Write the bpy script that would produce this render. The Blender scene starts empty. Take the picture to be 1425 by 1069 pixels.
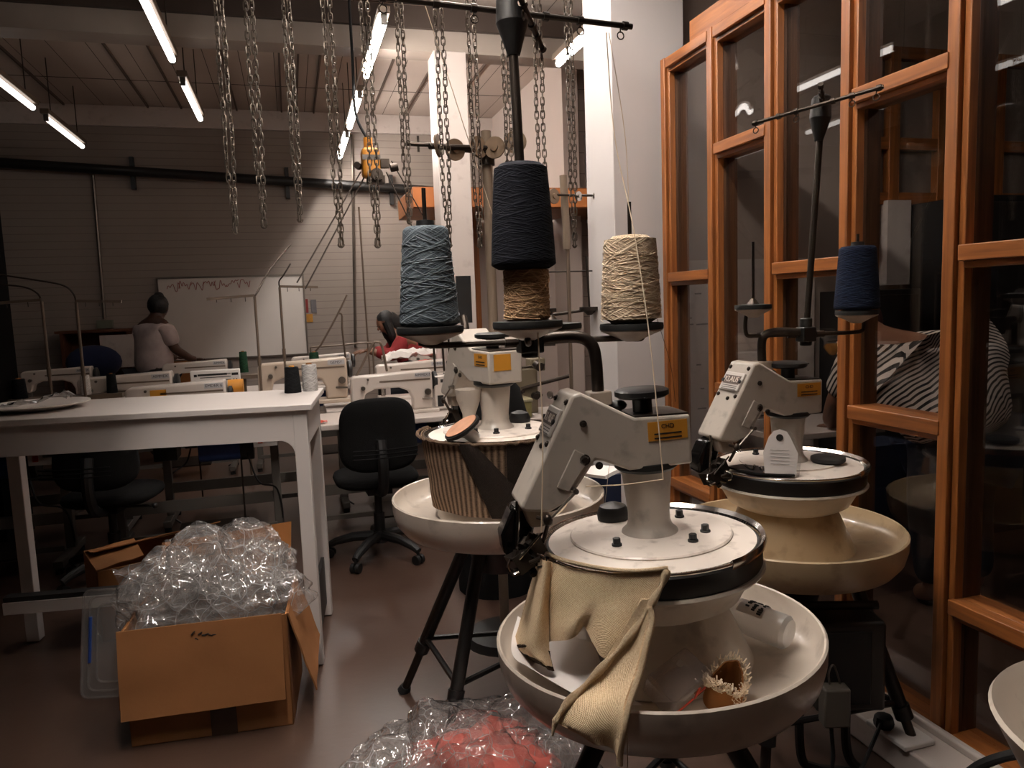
import bpy, bmesh, math, random
from mathutils import Vector, Matrix, Euler, noise
random.seed(7)
PI = math.pi
V = Vector
S = bpy.context.scene
COL = S.collection

# ---------------------------------------------------------------- camera
F_PX, IMG_W = 1040.0, 1425.0
yaw, tilt, roll = math.radians(16.2), math.atan(F_PX / 9406.0), math.radians(2.09)
cam_data = bpy.data.cameras.new('camera')
cam_data.sensor_fit = 'HORIZONTAL'
cam_data.sensor_width = 36.0
cam_data.lens = 36.0 * F_PX / IMG_W
cam_data.clip_start = 0.05
cam_data.clip_end = 60
cam = bpy.data.objects.new('camera', cam_data)
COL.objects.link(cam)
fw = V((math.sin(yaw) * math.cos(tilt), math.cos(yaw) * math.cos(tilt), -math.sin(tilt)))
r0 = V((math.cos(yaw), -math.sin(yaw), 0))
u0 = r0.cross(fw)
rt = r0 * math.cos(roll) - u0 * math.sin(roll)
up = rt.cross(fw)
M = Matrix((rt, up, -fw)).transposed().to_4x4()
M.translation = V((0, 0, 1.45))
cam.matrix_world = M
S.camera = cam

# ---------------------------------------------------------------- world, exposure, light levels
S.view_settings.view_transform = 'Standard'
S.view_settings.look = 'None'
S.view_settings.gamma = 1.0
S.view_settings.use_curve_mapping = False
S.view_settings.exposure = 0.12
w = bpy.data.worlds.new('dim_surroundings')
S.world = w
w.use_nodes = True
w.node_tree.nodes['Background'].inputs[0].default_value = (0.9, 0.52, 0.32, 1)
w.node_tree.nodes['Background'].inputs[1].default_value = 0.012
LAMP_COLOUR = (1.0, 0.925, 0.865)
LAMP_POWER = 115.0          # emission of one fluorescent tube
# share of full output per ceiling row (left rows dimmed so the left side falls off dark)
ROW_OUTPUT = {'far_left': 0.024, 'left': 0.045, 'middle': 1.0, 'right': 0.6, 'near': 1.75, 'side': 1.7, 'inner': 0.16}

# ---------------------------------------------------------------- materials
def srgb(r, g, b):
    f = lambda c: (c / 255 / 12.92) if c <= 10 else ((c / 255 + 0.055) / 1.055) ** 2.4
    return (f(r), f(g), f(b), 1)

def nd(nt, typ, x=0, y=0, **kw):
    n = nt.nodes.new(typ)
    n.location = (x, y)
    for k, v in kw.items():
        setattr(n, k, v)
    return n

MATS = {}
def pm(name, col, rough=0.5, metal=0.0, var=0.12, scale=6.0, bump=0.0, bscale=40.0, dirt=None, dirt_amt=0.5, spec=0.5, coat=0.0, stretch=(1, 1, 1)):
    """painted / plastic / metal surface: base colour with noise variation, optional blotchy dirt, bump"""
    m = bpy.data.materials.new(name)
    m.use_nodes = True
    nt = m.node_tree
    bs = nt.nodes['Principled BSDF']
    tc = nd(nt, 'ShaderNodeTexCoord', -1000, 0)
    mp = nd(nt, 'ShaderNodeMapping', -800, 0)
    mp.inputs['Scale'].default_value = stretch
    nt.links.new(tc.outputs['Object'], mp.inputs[0])
    no = nd(nt, 'ShaderNodeTexNoise', -600, 0)
    no.inputs['Scale'].default_value = scale
    no.inputs['Detail'].default_value = 5
    nt.links.new(mp.outputs[0], no.inputs['Vector'])
    mx = nd(nt, 'ShaderNodeMix', -300, 100, data_type='RGBA')
    lo = tuple(c * (1 - var) for c in col[:3]) + (1,)
    hi = tuple(min(1, c * (1 + var)) for c in col[:3]) + (1,)
    mx.inputs['A'].default_value = lo
    mx.inputs['B'].default_value = hi
    nt.links.new(no.outputs['Fac'], mx.inputs['Factor'])
    out = mx.outputs['Result']
    if dirt:
        n2 = nd(nt, 'ShaderNodeTexNoise', -600, -250)
        n2.inputs['Scale'].default_value = scale * 3.1
        n2.inputs['Detail'].default_value = 8
        nt.links.new(mp.outputs[0], n2.inputs['Vector'])
        rp = nd(nt, 'ShaderNodeMapRange', -420, -250)
        rp.inputs['From Min'].default_value = 0.56
        rp.inputs['From Max'].default_value = 0.74
        rp.inputs['To Max'].default_value = dirt_amt
        nt.links.new(n2.outputs['Fac'], rp.inputs['Value'])
        m2 = nd(nt, 'ShaderNodeMix', -150, 100, data_type='RGBA')
        nt.links.new(rp.outputs[0], m2.inputs['Factor'])
        nt.links.new(out, m2.inputs['A'])
        m2.inputs['B'].default_value = dirt
        out = m2.outputs['Result']
    nt.links.new(out, bs.inputs['Base Color'])
    bs.inputs['Roughness'].default_value = rough
    bs.inputs['Metallic'].default_value = metal
    bs.inputs['Specular IOR Level'].default_value = spec
    bs.inputs['Coat Weight'].default_value = coat
    if bump:
        n3 = nd(nt, 'ShaderNodeTexNoise', -600, -500)
        n3.inputs['Scale'].default_value = bscale
        n3.inputs['Detail'].default_value = 4
        nt.links.new(mp.outputs[0], n3.inputs['Vector'])
        b = nd(nt, 'ShaderNodeBump', -200, -400)
        b.inputs['Strength'].default_value = bump
        b.inputs['Distance'].default_value = 0.01
        nt.links.new(n3.outputs['Fac'], b.inputs['Height'])
        nt.links.new(b.outputs[0], bs.inputs['Normal'])
    MATS[name] = m
    return m

def wood(name, c1, c2, axis=2, rough=0.42, scale=9.0):
    m = bpy.data.materials.new(name)
    m.use_nodes = True
    nt = m.node_tree
    bs = nt.nodes['Principled BSDF']
    tc = nd(nt, 'ShaderNodeTexCoord', -1100, 0)
    mp = nd(nt, 'ShaderNodeMapping', -900, 0)
    sc = [scale * 5] * 3
    sc[axis] = scale * 0.28
    mp.inputs['Scale'].default_value = sc
    nt.links.new(tc.outputs['Object'], mp.inputs[0])
    no = nd(nt, 'ShaderNodeTexNoise', -700, 0)
    no.inputs['Scale'].default_value = 1.0
    no.inputs['Detail'].default_value = 6
    no.inputs['Distortion'].default_value = 0.8
    nt.links.new(mp.outputs[0], no.inputs['Vector'])
    cr = nd(nt, 'ShaderNodeValToRGB', -450, 0)
    cr.color_ramp.elements[0].position = 0.32
    cr.color_ramp.elements[0].color = c1
    cr.color_ramp.elements[1].position = 0.68
    cr.color_ramp.elements[1].color = c2
    nt.links.new(no.outputs['Fac'], cr.inputs[0])
    nt.links.new(cr.outputs[0], bs.inputs['Base Color'])
    b = nd(nt, 'ShaderNodeBump', -200, -300)
    b.inputs['Strength'].default_value = 0.08
    nt.links.new(no.outputs['Fac'], b.inputs['Height'])
    nt.links.new(b.outputs[0], bs.inputs['Normal'])
    bs.inputs['Roughness'].default_value = rough
    MATS[name] = m
    return m

def emit(name, col, strength):
    m = bpy.data.materials.new(name)
    m.use_nodes = True
    nt = m.node_tree
    nt.nodes.clear()
    e = nd(nt, 'ShaderNodeEmission')
    e.inputs[0].default_value = tuple(col) + (1,)
    e.inputs[1].default_value = strength
    o = nd(nt, 'ShaderNodeOutputMaterial', 200)
    nt.links.new(e.outputs[0], o.inputs[0])
    return m

def pane_mat(name, tint=(1, 1, 1), gloss=1.0, wobble=0.0):
    """thin clear sheet: mirror reflection by Fresnel over straight transparency"""
    m = bpy.data.materials.new(name)
    m.use_nodes = True
    nt = m.node_tree
    nt.nodes.clear()
    t = nd(nt, 'ShaderNodeBsdfTransparent')
    t.inputs[0].default_value = tuple(tint) + (1,)
    g = nd(nt, 'ShaderNodeBsdfGlossy', 0, -150)
    g.inputs['Roughness'].default_value = 0.0
    g.inputs['Color'].default_value = (gloss, gloss, gloss, 1)
    f = nd(nt, 'ShaderNodeFresnel', 0, 150)
    gm = nd(nt, 'ShaderNodeNewGeometry', -400, 300)
    ior = nd(nt, 'ShaderNodeMath', -200, 300, operation='MULTIPLY_ADD')
    ior.inputs[1].default_value = 1 / 1.5 - 1.5
    ior.inputs[2].default_value = 1.5
    nt.links.new(gm.outputs['Backfacing'], ior.inputs[0])
    nt.links.new(ior.outputs[0], f.inputs[0])
    mu = nd(nt, 'ShaderNodeMath', 150, 150, operation='MULTIPLY', use_clamp=True)
    mu.inputs[1].default_value = 1.1
    nt.links.new(f.outputs[0], mu.inputs[0])
    if wobble:
        n = nd(nt, 'ShaderNodeTexNoise', -400, -150)
        n.inputs['Scale'].default_value = 3.0
        b = nd(nt, 'ShaderNodeBump', -200, -150)
        b.inputs['Strength'].default_value = wobble
        b.inputs['Distance'].default_value = 0.02
        tc = nd(nt, 'ShaderNodeTexCoord', -600, -150)
        nt.links.new(tc.outputs['Object'], n.inputs['Vector'])
        nt.links.new(n.outputs['Fac'], b.inputs['Height'])
        nt.links.new(b.outputs[0], g.inputs['Normal'])
    mx = nd(nt, 'ShaderNodeMixShader', 300)
    nt.links.new(mu.outputs[0], mx.inputs[0])
    nt.links.new(t.outputs[0], mx.inputs[1])
    nt.links.new(g.outputs[0], mx.inputs[2])
    o = nd(nt, 'ShaderNodeOutputMaterial', 500)
    nt.links.new(mx.outputs[0], o.inputs[0])
    return m

def film_mat(name, tint=(1, 1, 1), milk=0.18, rough=0.12, colour=(0.75, 0.72, 0.70), crease=0.0):
    """crumpled clear plastic: transparent, a little milky, with glossy creases"""
    m = bpy.data.materials.new(name)
    m.use_nodes = True
    nt = m.node_tree
    nt.nodes.clear()
    t = nd(nt, 'ShaderNodeBsdfTransparent')
    t.inputs[0].default_value = tuple(tint) + (1,)
    d = nd(nt, 'ShaderNodeBsdfDiffuse', 0, -120)
    d.inputs[0].default_value = tuple(colour) + (1,)
    tr = nd(nt, 'ShaderNodeBsdfTranslucent', 0, -240)
    tr.inputs[0].default_value = tuple(colour) + (1,)
    md = nd(nt, 'ShaderNodeMixShader', 150, -150)
    md.inputs[0].default_value = 0.4
    nt.links.new(d.outputs[0], md.inputs[1])
    nt.links.new(tr.outputs[0], md.inputs[2])
    m1 = nd(nt, 'ShaderNodeMixShader', 300, 0)
    m1.inputs[0].default_value = milk
    bn = None
    if crease:
        tc = nd(nt, 'ShaderNodeTexCoord', -1100, -400)
        n0 = nd(nt, 'ShaderNodeTexNoise', -950, -400)
        n0.inputs['Scale'].default_value = 7.0
        nt.links.new(tc.outputs['Object'], n0.inputs['Vector'])
        av = nd(nt, 'ShaderNodeMix', -800, -400, data_type='RGBA')
        av.inputs['Factor'].default_value = 0.10
        nt.links.new(tc.outputs['Object'], av.inputs['A'])
        nt.links.new(n0.outputs['Color'], av.inputs['B'])
        hs = []
        for sc_, y_ in ((13.0, -400), (31.0, -700)):
            vo = nd(nt, 'ShaderNodeTexVoronoi', -650, y_, feature='F1')
            vo.inputs['Scale'].default_value = sc_
            nt.links.new(av.outputs['Result'], vo.inputs['Vector'])
            hs.append(vo)
        sm = nd(nt, 'ShaderNodeMath', -450, -500, operation='MULTIPLY_ADD')
        nt.links.new(hs[1].outputs['Distance'], sm.inputs[0])
        sm.inputs[1].default_value = 0.35
        nt.links.new(hs[0].outputs['Distance'], sm.inputs[2])
        bmp = nd(nt, 'ShaderNodeBump', -250, -500)
        bmp.inputs['Strength'].default_value = 1.0
        bmp.inputs['Distance'].default_value = crease
        nt.links.new(sm.outputs[0], bmp.inputs['Height'])
        bn = bmp.outputs[0]
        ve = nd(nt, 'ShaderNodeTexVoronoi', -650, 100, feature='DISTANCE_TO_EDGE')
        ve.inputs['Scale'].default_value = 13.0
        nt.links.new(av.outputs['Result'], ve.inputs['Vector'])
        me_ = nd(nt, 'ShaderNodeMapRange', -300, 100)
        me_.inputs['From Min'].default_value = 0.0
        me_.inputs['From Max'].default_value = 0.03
        me_.inputs['To Min'].default_value = min(1.0, milk + 0.30)  # whiter lines along the creases paint in the film's glints
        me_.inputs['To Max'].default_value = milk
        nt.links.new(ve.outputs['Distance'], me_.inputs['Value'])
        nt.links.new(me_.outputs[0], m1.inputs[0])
    nt.links.new(t.outputs[0], m1.inputs[1])
    nt.links.new(md.outputs[0], m1.inputs[2])
    g = nd(nt, 'ShaderNodeBsdfGlossy', 150, -350)
    g.inputs['Roughness'].default_value = rough
    if bn:
        nt.links.new(bn, g.inputs['Normal'])
        nt.links.new(bn, d.inputs['Normal'])
    f = nd(nt, 'ShaderNodeFresnel', 150, 200)
    gm = nd(nt, 'ShaderNodeNewGeometry', -400, 300)
    ior = nd(nt, 'ShaderNodeMath', -200, 300, operation='MULTIPLY_ADD')
    ior.inputs[1].default_value = 1 / 1.5 - 1.5
    ior.inputs[2].default_value = 1.5
    nt.links.new(gm.outputs['Backfacing'], ior.inputs[0])
    nt.links.new(ior.outputs[0], f.inputs[0])
    mu = nd(nt, 'ShaderNodeMath', 300, 200, operation='MULTIPLY_ADD', use_clamp=True)
    mu.inputs[1].default_value = 1.5
    mu.inputs[2].default_value = 0.05
    nt.links.new(f.outputs[0], mu.inputs[0])
    m2 = nd(nt, 'ShaderNodeMixShader', 480)
    nt.links.new(mu.outputs[0], m2.inputs[0])
    nt.links.new(m1.outputs[0], m2.inputs[1])
    nt.links.new(g.outputs[0], m2.inputs[2])
    o = nd(nt, 'ShaderNodeOutputMaterial', 700)
    nt.links.new(m2.outputs[0], o.inputs[0])
    return m

def yarn_mat(name, c1, c2, pitch=260.0, depth=1.0, slope=0.30, stretch=16.0, R=0.06, H=0.2):
    """wound yarn on a cone: strands crossing at two slopes, drawn in the cone's own UV (u round, v up)"""
    m = bpy.data.materials.new(name)
    m.use_nodes = True
    nt = m.node_tree
    bs = nt.nodes['Principled BSDF']
    uv = nd(nt, 'ShaderNodeUVMap', -1600, 0)
    sp = nd(nt, 'ShaderNodeSeparateXYZ', -1400, 0)
    nt.links.new(uv.outputs[0], sp.inputs[0])
    def layer(sg, seed, x):
        # coordinates in metres along and across one strand direction
        a = nd(nt, 'ShaderNodeMath', -1200, x, operation='MULTIPLY')
        nt.links.new(sp.outputs[0], a.inputs[0]); a.inputs[1].default_value = 2 * PI * R
        h = nd(nt, 'ShaderNodeMath', -1200, x - 60, operation='MULTIPLY')
        nt.links.new(sp.outputs[1], h.inputs[0]); h.inputs[1].default_value = H
        ac = nd(nt, 'ShaderNodeMath', -1000, x, operation='MULTIPLY_ADD')
        nt.links.new(a.outputs[0], ac.inputs[0]); ac.inputs[1].default_value = sg * slope; nt.links.new(h.outputs[0], ac.inputs[2])
        k1 = nd(nt, 'ShaderNodeMath', -800, x, operation='MULTIPLY'); nt.links.new(a.outputs[0], k1.inputs[0]); k1.inputs[1].default_value = stretch
        k2 = nd(nt, 'ShaderNodeMath', -800, x - 60, operation='MULTIPLY'); nt.links.new(ac.outputs[0], k2.inputs[0]); k2.inputs[1].default_value = pitch
        cb = nd(nt, 'ShaderNodeCombineXYZ', -650, x); nt.links.new(k1.outputs[0], cb.inputs[0]); nt.links.new(k2.outputs[0], cb.inputs[1]); cb.inputs[2].default_value = seed
        n = nd(nt, 'ShaderNodeTexNoise', -500, x); n.inputs['Scale'].default_value = 1.0; n.inputs['Detail'].default_value = 1.5
        nt.links.new(cb.outputs[0], n.inputs['Vector'])
        return n
    l1, l2, l3 = layer(1, 0.0, 300), layer(-1, 7.3, 0), layer(0.15, 3.1, -300)
    mxn = nd(nt, 'ShaderNodeMath', -400, 50, operation='MAXIMUM')
    nt.links.new(l1.outputs['Fac'], mxn.inputs[0])
    nt.links.new(l2.outputs['Fac'], mxn.inputs[1])
    mx3 = nd(nt, 'ShaderNodeMath', -330, 50, operation='MAXIMUM')
    nt.links.new(mxn.outputs[0], mx3.inputs[0])
    l3w = nd(nt, 'ShaderNodeMath', -420, -300, operation='MULTIPLY')
    l3w.inputs[1].default_value = 0.86
    nt.links.new(l3.outputs['Fac'], l3w.inputs[0])
    nt.links.new(l3w.outputs[0], mx3.inputs[1])
    mr = nd(nt, 'ShaderNodeMapRange', -250, 50)
    mr.inputs['From Min'].default_value = 0.46
    mr.inputs['From Max'].default_value = 0.72
    nt.links.new(mx3.outputs[0], mr.inputs['Value'])
    mx = nd(nt, 'ShaderNodeMix', -100, 150, data_type='RGBA')
    mx.inputs['A'].default_value = c1
    mx.inputs['B'].default_value = c2
    nt.links.new(mr.outputs[0], mx.inputs['Factor'])
    nt.links.new(mx.outputs['Result'], bs.inputs['Base Color'])
    b = nd(nt, 'ShaderNodeBump', -100, -200)
    b.inputs['Strength'].default_value = depth
    b.inputs['Distance'].default_value = 0.003
    nt.links.new(mr.outputs[0], b.inputs['Height'])
    nt.links.new(b.outputs[0], bs.inputs['Normal'])
    bs.inputs['Roughness'].default_value = 0.9
    bs.inputs['Specular IOR Level'].default_value = 0.15
    return m

def knit_mat(name, c1, c2, su=120.0, sv=90.0, rib=0.0, depth=0.8):
    """knitted cloth: rows of small stitches in UV, optional vertical ribs, optional stain patch"""
    m = bpy.data.materials.new(name)
    m.use_nodes = True
    nt = m.node_tree
    bs = nt.nodes['Principled BSDF']
    uv = nd(nt, 'ShaderNodeUVMap', -1400, 0)
    sp = nd(nt, 'ShaderNodeSeparateXYZ', -1200, 0)
    nt.links.new(uv.outputs[0], sp.inputs[0])
    def sine(i, k, x):
        a = nd(nt, 'ShaderNodeMath', -1000, x, operation='MULTIPLY')
        nt.links.new(sp.outputs[i], a.inputs[0])
        a.inputs[1].default_value = 2 * PI * k
        s = nd(nt, 'ShaderNodeMath', -850, x, operation='SINE')
        nt.links.new(a.outputs[0], s.inputs[0])
        return s
    s1, s2 = sine(0, su, 200), sine(1, sv, 0)
    pr = nd(nt, 'ShaderNodeMath', -650, 100, operation='MULTIPLY')
    nt.links.new(s1.outputs[0], pr.inputs[0])
    nt.links.new(s2.outputs[0], pr.inputs[1])
    h = pr.outputs[0]
    if rib:
        s3 = sine(0, rib, -200)
        ad = nd(nt, 'ShaderNodeMath', -500, 0, operation='MULTIPLY_ADD')
        nt.links.new(s3.outputs[0], ad.inputs[0])
        ad.inputs[1].default_value = 1.6
        nt.links.new(h, ad.inputs[2])
        h = ad.outputs[0]
    fz = nd(nt, 'ShaderNodeTexNoise', -700, -300)
    fz.inputs['Scale'].default_value = 240.0
    fz.inputs['Detail'].default_value = 3
    tc = nd(nt, 'ShaderNodeTexCoord', -900, -300)
    nt.links.new(tc.outputs['Object'], fz.inputs['Vector'])
    fa = nd(nt, 'ShaderNodeMath', -450, -150, operation='MULTIPLY_ADD')
    nt.links.new(fz.outputs['Fac'], fa.inputs[0])
    fa.inputs[1].default_value = 2.4
    fa2 = nd(nt, 'ShaderNodeMath', -400, -150, operation='ADD')
    fa2.inputs[1].default_value = -1.2
    nt.links.new(h, fa.inputs[2])
    nt.links.new(fa.outputs[0], fa2.inputs[0])
    h = fa2.outputs[0]
    mr = nd(nt, 'ShaderNodeMapRange', -350, 50)
    mr.inputs['From Min'].default_value = -1.0 if not rib else -2.0
    mr.inputs['From Max'].default_value = 1.0 if not rib else 2.0
    nt.links.new(h, mr.inputs['Value'])
    mx = nd(nt, 'ShaderNodeMix', -150, 150, data_type='RGBA')
    mx.inputs['A'].default_value = c1
    mx.inputs['B'].default_value = c2
    nt.links.new(mr.outputs[0], mx.inputs['Factor'])
    out = mx.outputs['Result']
    nt.links.new(out, bs.inputs['Base Color'])
    b = nd(nt, 'ShaderNodeBump', -100, -200)
    b.inputs['Strength'].default_value = depth
    b.inputs['Distance'].default_value = 0.003
    nt.links.new(mr.outputs[0], b.inputs['Height'])
    nt.links.new(b.outputs[0], bs.inputs['Normal'])
    bs.inputs['Roughness'].default_value = 0.95
    bs.inputs['Specular IOR Level'].default_value = 0.1
    return m

def lined_mat(name, c1, c2, axis, pitch, rough=0.8, line=0.05, axis2=None, pitch2=1.0, var=0.1):
    """flat colour with thin grooves every pitch metres along an axis (boards, painted bricks)"""
    m = bpy.data.materials.new(name)
    m.use_nodes = True
    nt = m.node_tree
    bs = nt.nodes['Principled BSDF']
    tc = nd(nt, 'ShaderNodeTexCoord', -1200, 0)
    sp = nd(nt, 'ShaderNodeSeparateXYZ', -1000, 0)
    nt.links.new(tc.outputs['Object'], sp.inputs[0])
    def groove(ax, p, y):
        d = nd(nt, 'ShaderNodeMath', -850, y, operation='DIVIDE')
        nt.links.new(sp.outputs[ax], d.inputs[0])
        d.inputs[1].default_value = p
        f = nd(nt, 'ShaderNodeMath', -700, y, operation='FRACT')
        nt.links.new(d.outputs[0], f.inputs[0])
        l = nd(nt, 'ShaderNodeMath', -550, y, operation='LESS_THAN')
        nt.links.new(f.outputs[0], l.inputs[0])
        l.inputs[1].default_value = line
        return l
    g = groove(axis, pitch, 0).outputs[0]
    if axis2 is not None:
        g2 = groove(axis2, pitch2, -150)
        mxm = nd(nt, 'ShaderNodeMath', -400, -50, operation='MAXIMUM')
        nt.links.new(g, mxm.inputs[0])
        nt.links.new(g2.outputs[0], mxm.inputs[1])
        g = mxm.outputs[0]
    no = nd(nt, 'ShaderNodeTexNoise', -700, 250)
    no.inputs['Scale'].default_value = 2.5
    no.inputs['Detail'].default_value = 6
    nt.links.new(tc.outputs['Object'], no.inputs['Vector'])
    mv = nd(nt, 'ShaderNodeMix', -350, 250, data_type='RGBA')
    mv.inputs['A'].default_value = tuple(c * (1 - var) for c in c1[:3]) + (1,)
    mv.inputs['B'].default_value = tuple(c * (1 + var) for c in c1[:3]) + (1,)
    nt.links.new(no.outputs['Fac'], mv.inputs['Factor'])
    mx = nd(nt, 'ShaderNodeMix', -150, 150, data_type='RGBA')
    nt.links.new(g, mx.inputs['Factor'])
    nt.links.new(mv.outputs['Result'], mx.inputs['A'])
    mx.inputs['B'].default_value = c2
    nt.links.new(mx.outputs['Result'], bs.inputs['Base Color'])
    b = nd(nt, 'ShaderNodeBump', -150, -200, invert=True)
    b.inputs['Strength'].default_value = 0.4
    b.inputs['Distance'].default_value = 0.006
    nt.links.new(g, b.inputs['Height'])
    nt.links.new(b.outputs[0], bs.inputs['Normal'])
    bs.inputs['Roughness'].default_value = rough
    return m

# ---------------------------------------------------------------- mesh builder
class MB:
    def __init__(s):
        s.bm = bmesh.new()
        s.uv = s.bm.loops.layers.uv.new('UVMap')
    def _basis(s, d):
        d = V(d).normalized()
        a = V((0, 0, 1)) if abs(d.z) < 0.95 else V((1, 0, 0))
        x = a.cross(d).normalized()
        return x, d.cross(x), d
    def box(s, c, size, rot=None):
        c, h = V(c), V(size) / 2
        R = rot.to_3x3() if rot is not None else Matrix.Identity(3)
        vs = [s.bm.verts.new(c + R @ V((x * h.x, y * h.y, z * h.z))) for x in (-1, 1) for y in (-1, 1) for z in (-1, 1)]
        for q in ((0, 1, 3, 2), (4, 6, 7, 5), (0, 4, 5, 1), (2, 3, 7, 6), (0, 2, 6, 4), (1, 5, 7, 3)):
            s.bm.faces.new([vs[i] for i in q])
        return s
    def span(s, a, b, size, up=(0, 0, 1)):
        """a rectangular bar from a to b, size = (width, height)"""
        a, b = V(a), V(b)
        d = (b - a).normalized()
        x = d.cross(V(up)).normalized()
        u = x.cross(d)
        R = Matrix((x, d, u)).transposed()
        return s.box((a + b) / 2, (size[0], (b - a).length, size[1]), R)
    def ring(s, c, x, y, r, seg):
        return [s.bm.verts.new(c + x * (r * math.cos(2 * PI * i / seg)) + y * (r * math.sin(2 * PI * i / seg))) for i in range(seg)]
    def skin(s, A, B, u0=0, u1=1, v0=0, v1=1):
        n = len(A)
        for i in range(n):
            j = (i + 1) % n
            f = s.bm.faces.new((A[i], A[j], B[j], B[i]))
            ua, ub = i / n, (i + 1) / n
            for l, q in zip(f.loops, ((ua, v0), (ub, v0), (ub, v1), (ua, v1))):
                l[s.uv].uv = q
    def cyl(s, a, b, r, r1=None, seg=16, caps=True):
        a, b = V(a), V(b)
        r1 = r if r1 is None else r1
        x, y, d = s._basis(b - a)
        A, B = s.ring(a, x, y, r, seg), s.ring(b, x, y, r1, seg)
        s.skin(A, B)
        if caps:
            s.bm.faces.new(A[::-1])
            s.bm.faces.new(B)
        return s
    def lathe(s, prof, seg=48, c=(0, 0, 0), caps=True, close=False, M=None):
        """turned shape from (radius, z) pairs"""
        c = V(c)
        rings = []
        T = [0.0]
        for i in range(1, len(prof)):
            T.append(T[-1] + math.hypot(prof[i][0] - prof[i - 1][0], prof[i][1] - prof[i - 1][1]))
        L = T[-1] or 1
        for r, z in prof:
            rings.append([s.bm.verts.new((M @ V((r * math.cos(2 * PI * i / seg), r * math.sin(2 * PI * i / seg), z)) if M else V((r * math.cos(2 * PI * i / seg), r * math.sin(2 * PI * i / seg), z))) + c) for i in range(seg)])
        for k in range(len(rings) - 1):
            s.skin(rings[k], rings[k + 1], v0=T[k] / L, v1=T[k + 1] / L)
        if close:
            s.skin(rings[-1], rings[0])
        elif caps:
            if prof[0][0] > 1e-5:
                s.bm.faces.new(rings[0][::-1])
            if prof[-1][0] > 1e-5:
                s.bm.faces.new(rings[-1])
        return s
    def tube(s, pts, r, seg=8, closed=False):
        pts = [V(p) for p in pts]
        n = len(pts)
        rings = []
        px = None
        for i in range(n):
            if closed:
                d = pts[(i + 1) % n] - pts[i - 1]
            else:
                d = pts[min(i + 1, n - 1)] - pts[max(i - 1, 0)]
            if d.length < 1e-9:
                d = V((0, 0, 1))
            d.normalize()
            if px is None:
                x, y, _ = s._basis(d)
            else:
                x = (px - d * px.dot(d))
                if x.length < 1e-6:
                    x, y, _ = s._basis(d)
                x.normalize()
                y = d.cross(x)
            px = x
            rr = r[i] if isinstance(r, (list, tuple)) else r
            rings.append(s.ring(pts[i], x, y, rr, seg))
        for i in range(n - 1):
            s.skin(rings[i], rings[i + 1])
        if closed:
            s.skin(rings[-1], rings[0])
        else:
            s.bm.faces.new(rings[0][::-1])
            s.bm.faces.new(rings[-1])
        return s
    def prism(s, poly, a, b, fn):
        """poly of (p, q); extruded from a to b; fn(p, q, w) -> point"""
        A = [s.bm.verts.new(V(fn(p, q, a))) for p, q in poly]
        B = [s.bm.verts.new(V(fn(p, q, b))) for p, q in poly]
        s.bm.faces.new(A[::-1])
        s.bm.faces.new(B)
        n = len(poly)
        for i in range(n):
            j = (i + 1) % n
            s.bm.faces.new((A[i], A[j], B[j], B[i]))
        return s
    def ball(s, c, r, seg=16, scale=(1, 1, 1), R=None):
        g = bmesh.ops.create_uvsphere(s.bm, u_segments=seg, v_segments=max(6, seg // 2), radius=r)
        for v in g['verts']:
            p = V((v.co.x * scale[0], v.co.y * scale[1], v.co.z * scale[2]))
            v.co = (R @ p if R is not None else p) + V(c)
        return s
    def torus(s, c, R, r, seg=48, rs=8, x=(1, 0, 0), y=(0, 1, 0)):
        x, y, c = V(x), V(y), V(c)
        return s.tube([c + x * (R * math.cos(2 * PI * i / seg)) + y * (R * math.sin(2 * PI * i / seg)) for i in range(seg)], r, rs, True)
    def grid(s, rows, uvs=(1, 1)):
        n, m = len(rows), len(rows[0])
        G = [[s.bm.verts.new(V(p)) for p in r] for r in rows]
        for i in range(n - 1):
            for j in range(m - 1):
                f = s.bm.faces.new((G[i][j], G[i][j + 1], G[i + 1][j + 1], G[i + 1][j]))
                for l, (a, b) in zip(f.loops, ((i, j), (i, j + 1), (i + 1, j + 1), (i + 1, j))):
                    l[s.uv].uv = (b / (m - 1) * uvs[0], 1 - a / (n - 1) * uvs[1])
        return s
    def build(s, name, mat, parent=None, loc=(0, 0, 0), bevel=0, sharp=35, solid=0, subsurf=0, bseg=2, offset=0):
        bmesh.ops.recalc_face_normals(s.bm, faces=s.bm.faces[:]) if not solid else None
        me = bpy.data.meshes.new(name)
        s.bm.to_mesh(me)
        s.bm.free()
        me.polygons.foreach_set('use_smooth', [True] * len(me.polygons))
        me.set_sharp_from_angle(angle=math.radians(sharp))
        if mat:
            me.materials.append(mat)
        o = bpy.data.objects.new(name, me)
        COL.objects.link(o)
        o.location = loc
        if parent:
            o.parent = parent
        if bevel:
            b = o.modifiers.new('bevel', 'BEVEL')
            b.width = bevel
            b.segments = bseg
            b.limit_method = 'ANGLE'
            b.angle_limit = math.radians(40)
        if subsurf:
            b = o.modifiers.new('subd', 'SUBSURF')
            b.levels = b.render_levels = subsurf
        if solid:
            b = o.modifiers.new('solid', 'SOLIDIFY')
            b.thickness = solid
            b.offset = offset
            apply_mods(o)
            o.data.polygons.foreach_set('use_smooth', [True] * len(o.data.polygons))
            o.data.set_sharp_from_angle(angle=math.radians(min(sharp, 70)))
        return o

def tag(o, label=None, cat=None, group=None, kind=None):
    if label: o['label'] = label
    if cat: o['category'] = cat
    if group: o['group'] = group
    if kind: o['kind'] = kind
    return o

def thing(name, label, cat, loc=(0, 0, 0), rz=0.0, group=None, kind=None):
    o = bpy.data.objects.new(name, None)
    o.empty_display_size = 0.05
    COL.objects.link(o)
    o.location = loc
    o.rotation_euler = (0, 0, rz)
    return tag(o, label, cat, group, kind)

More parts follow.
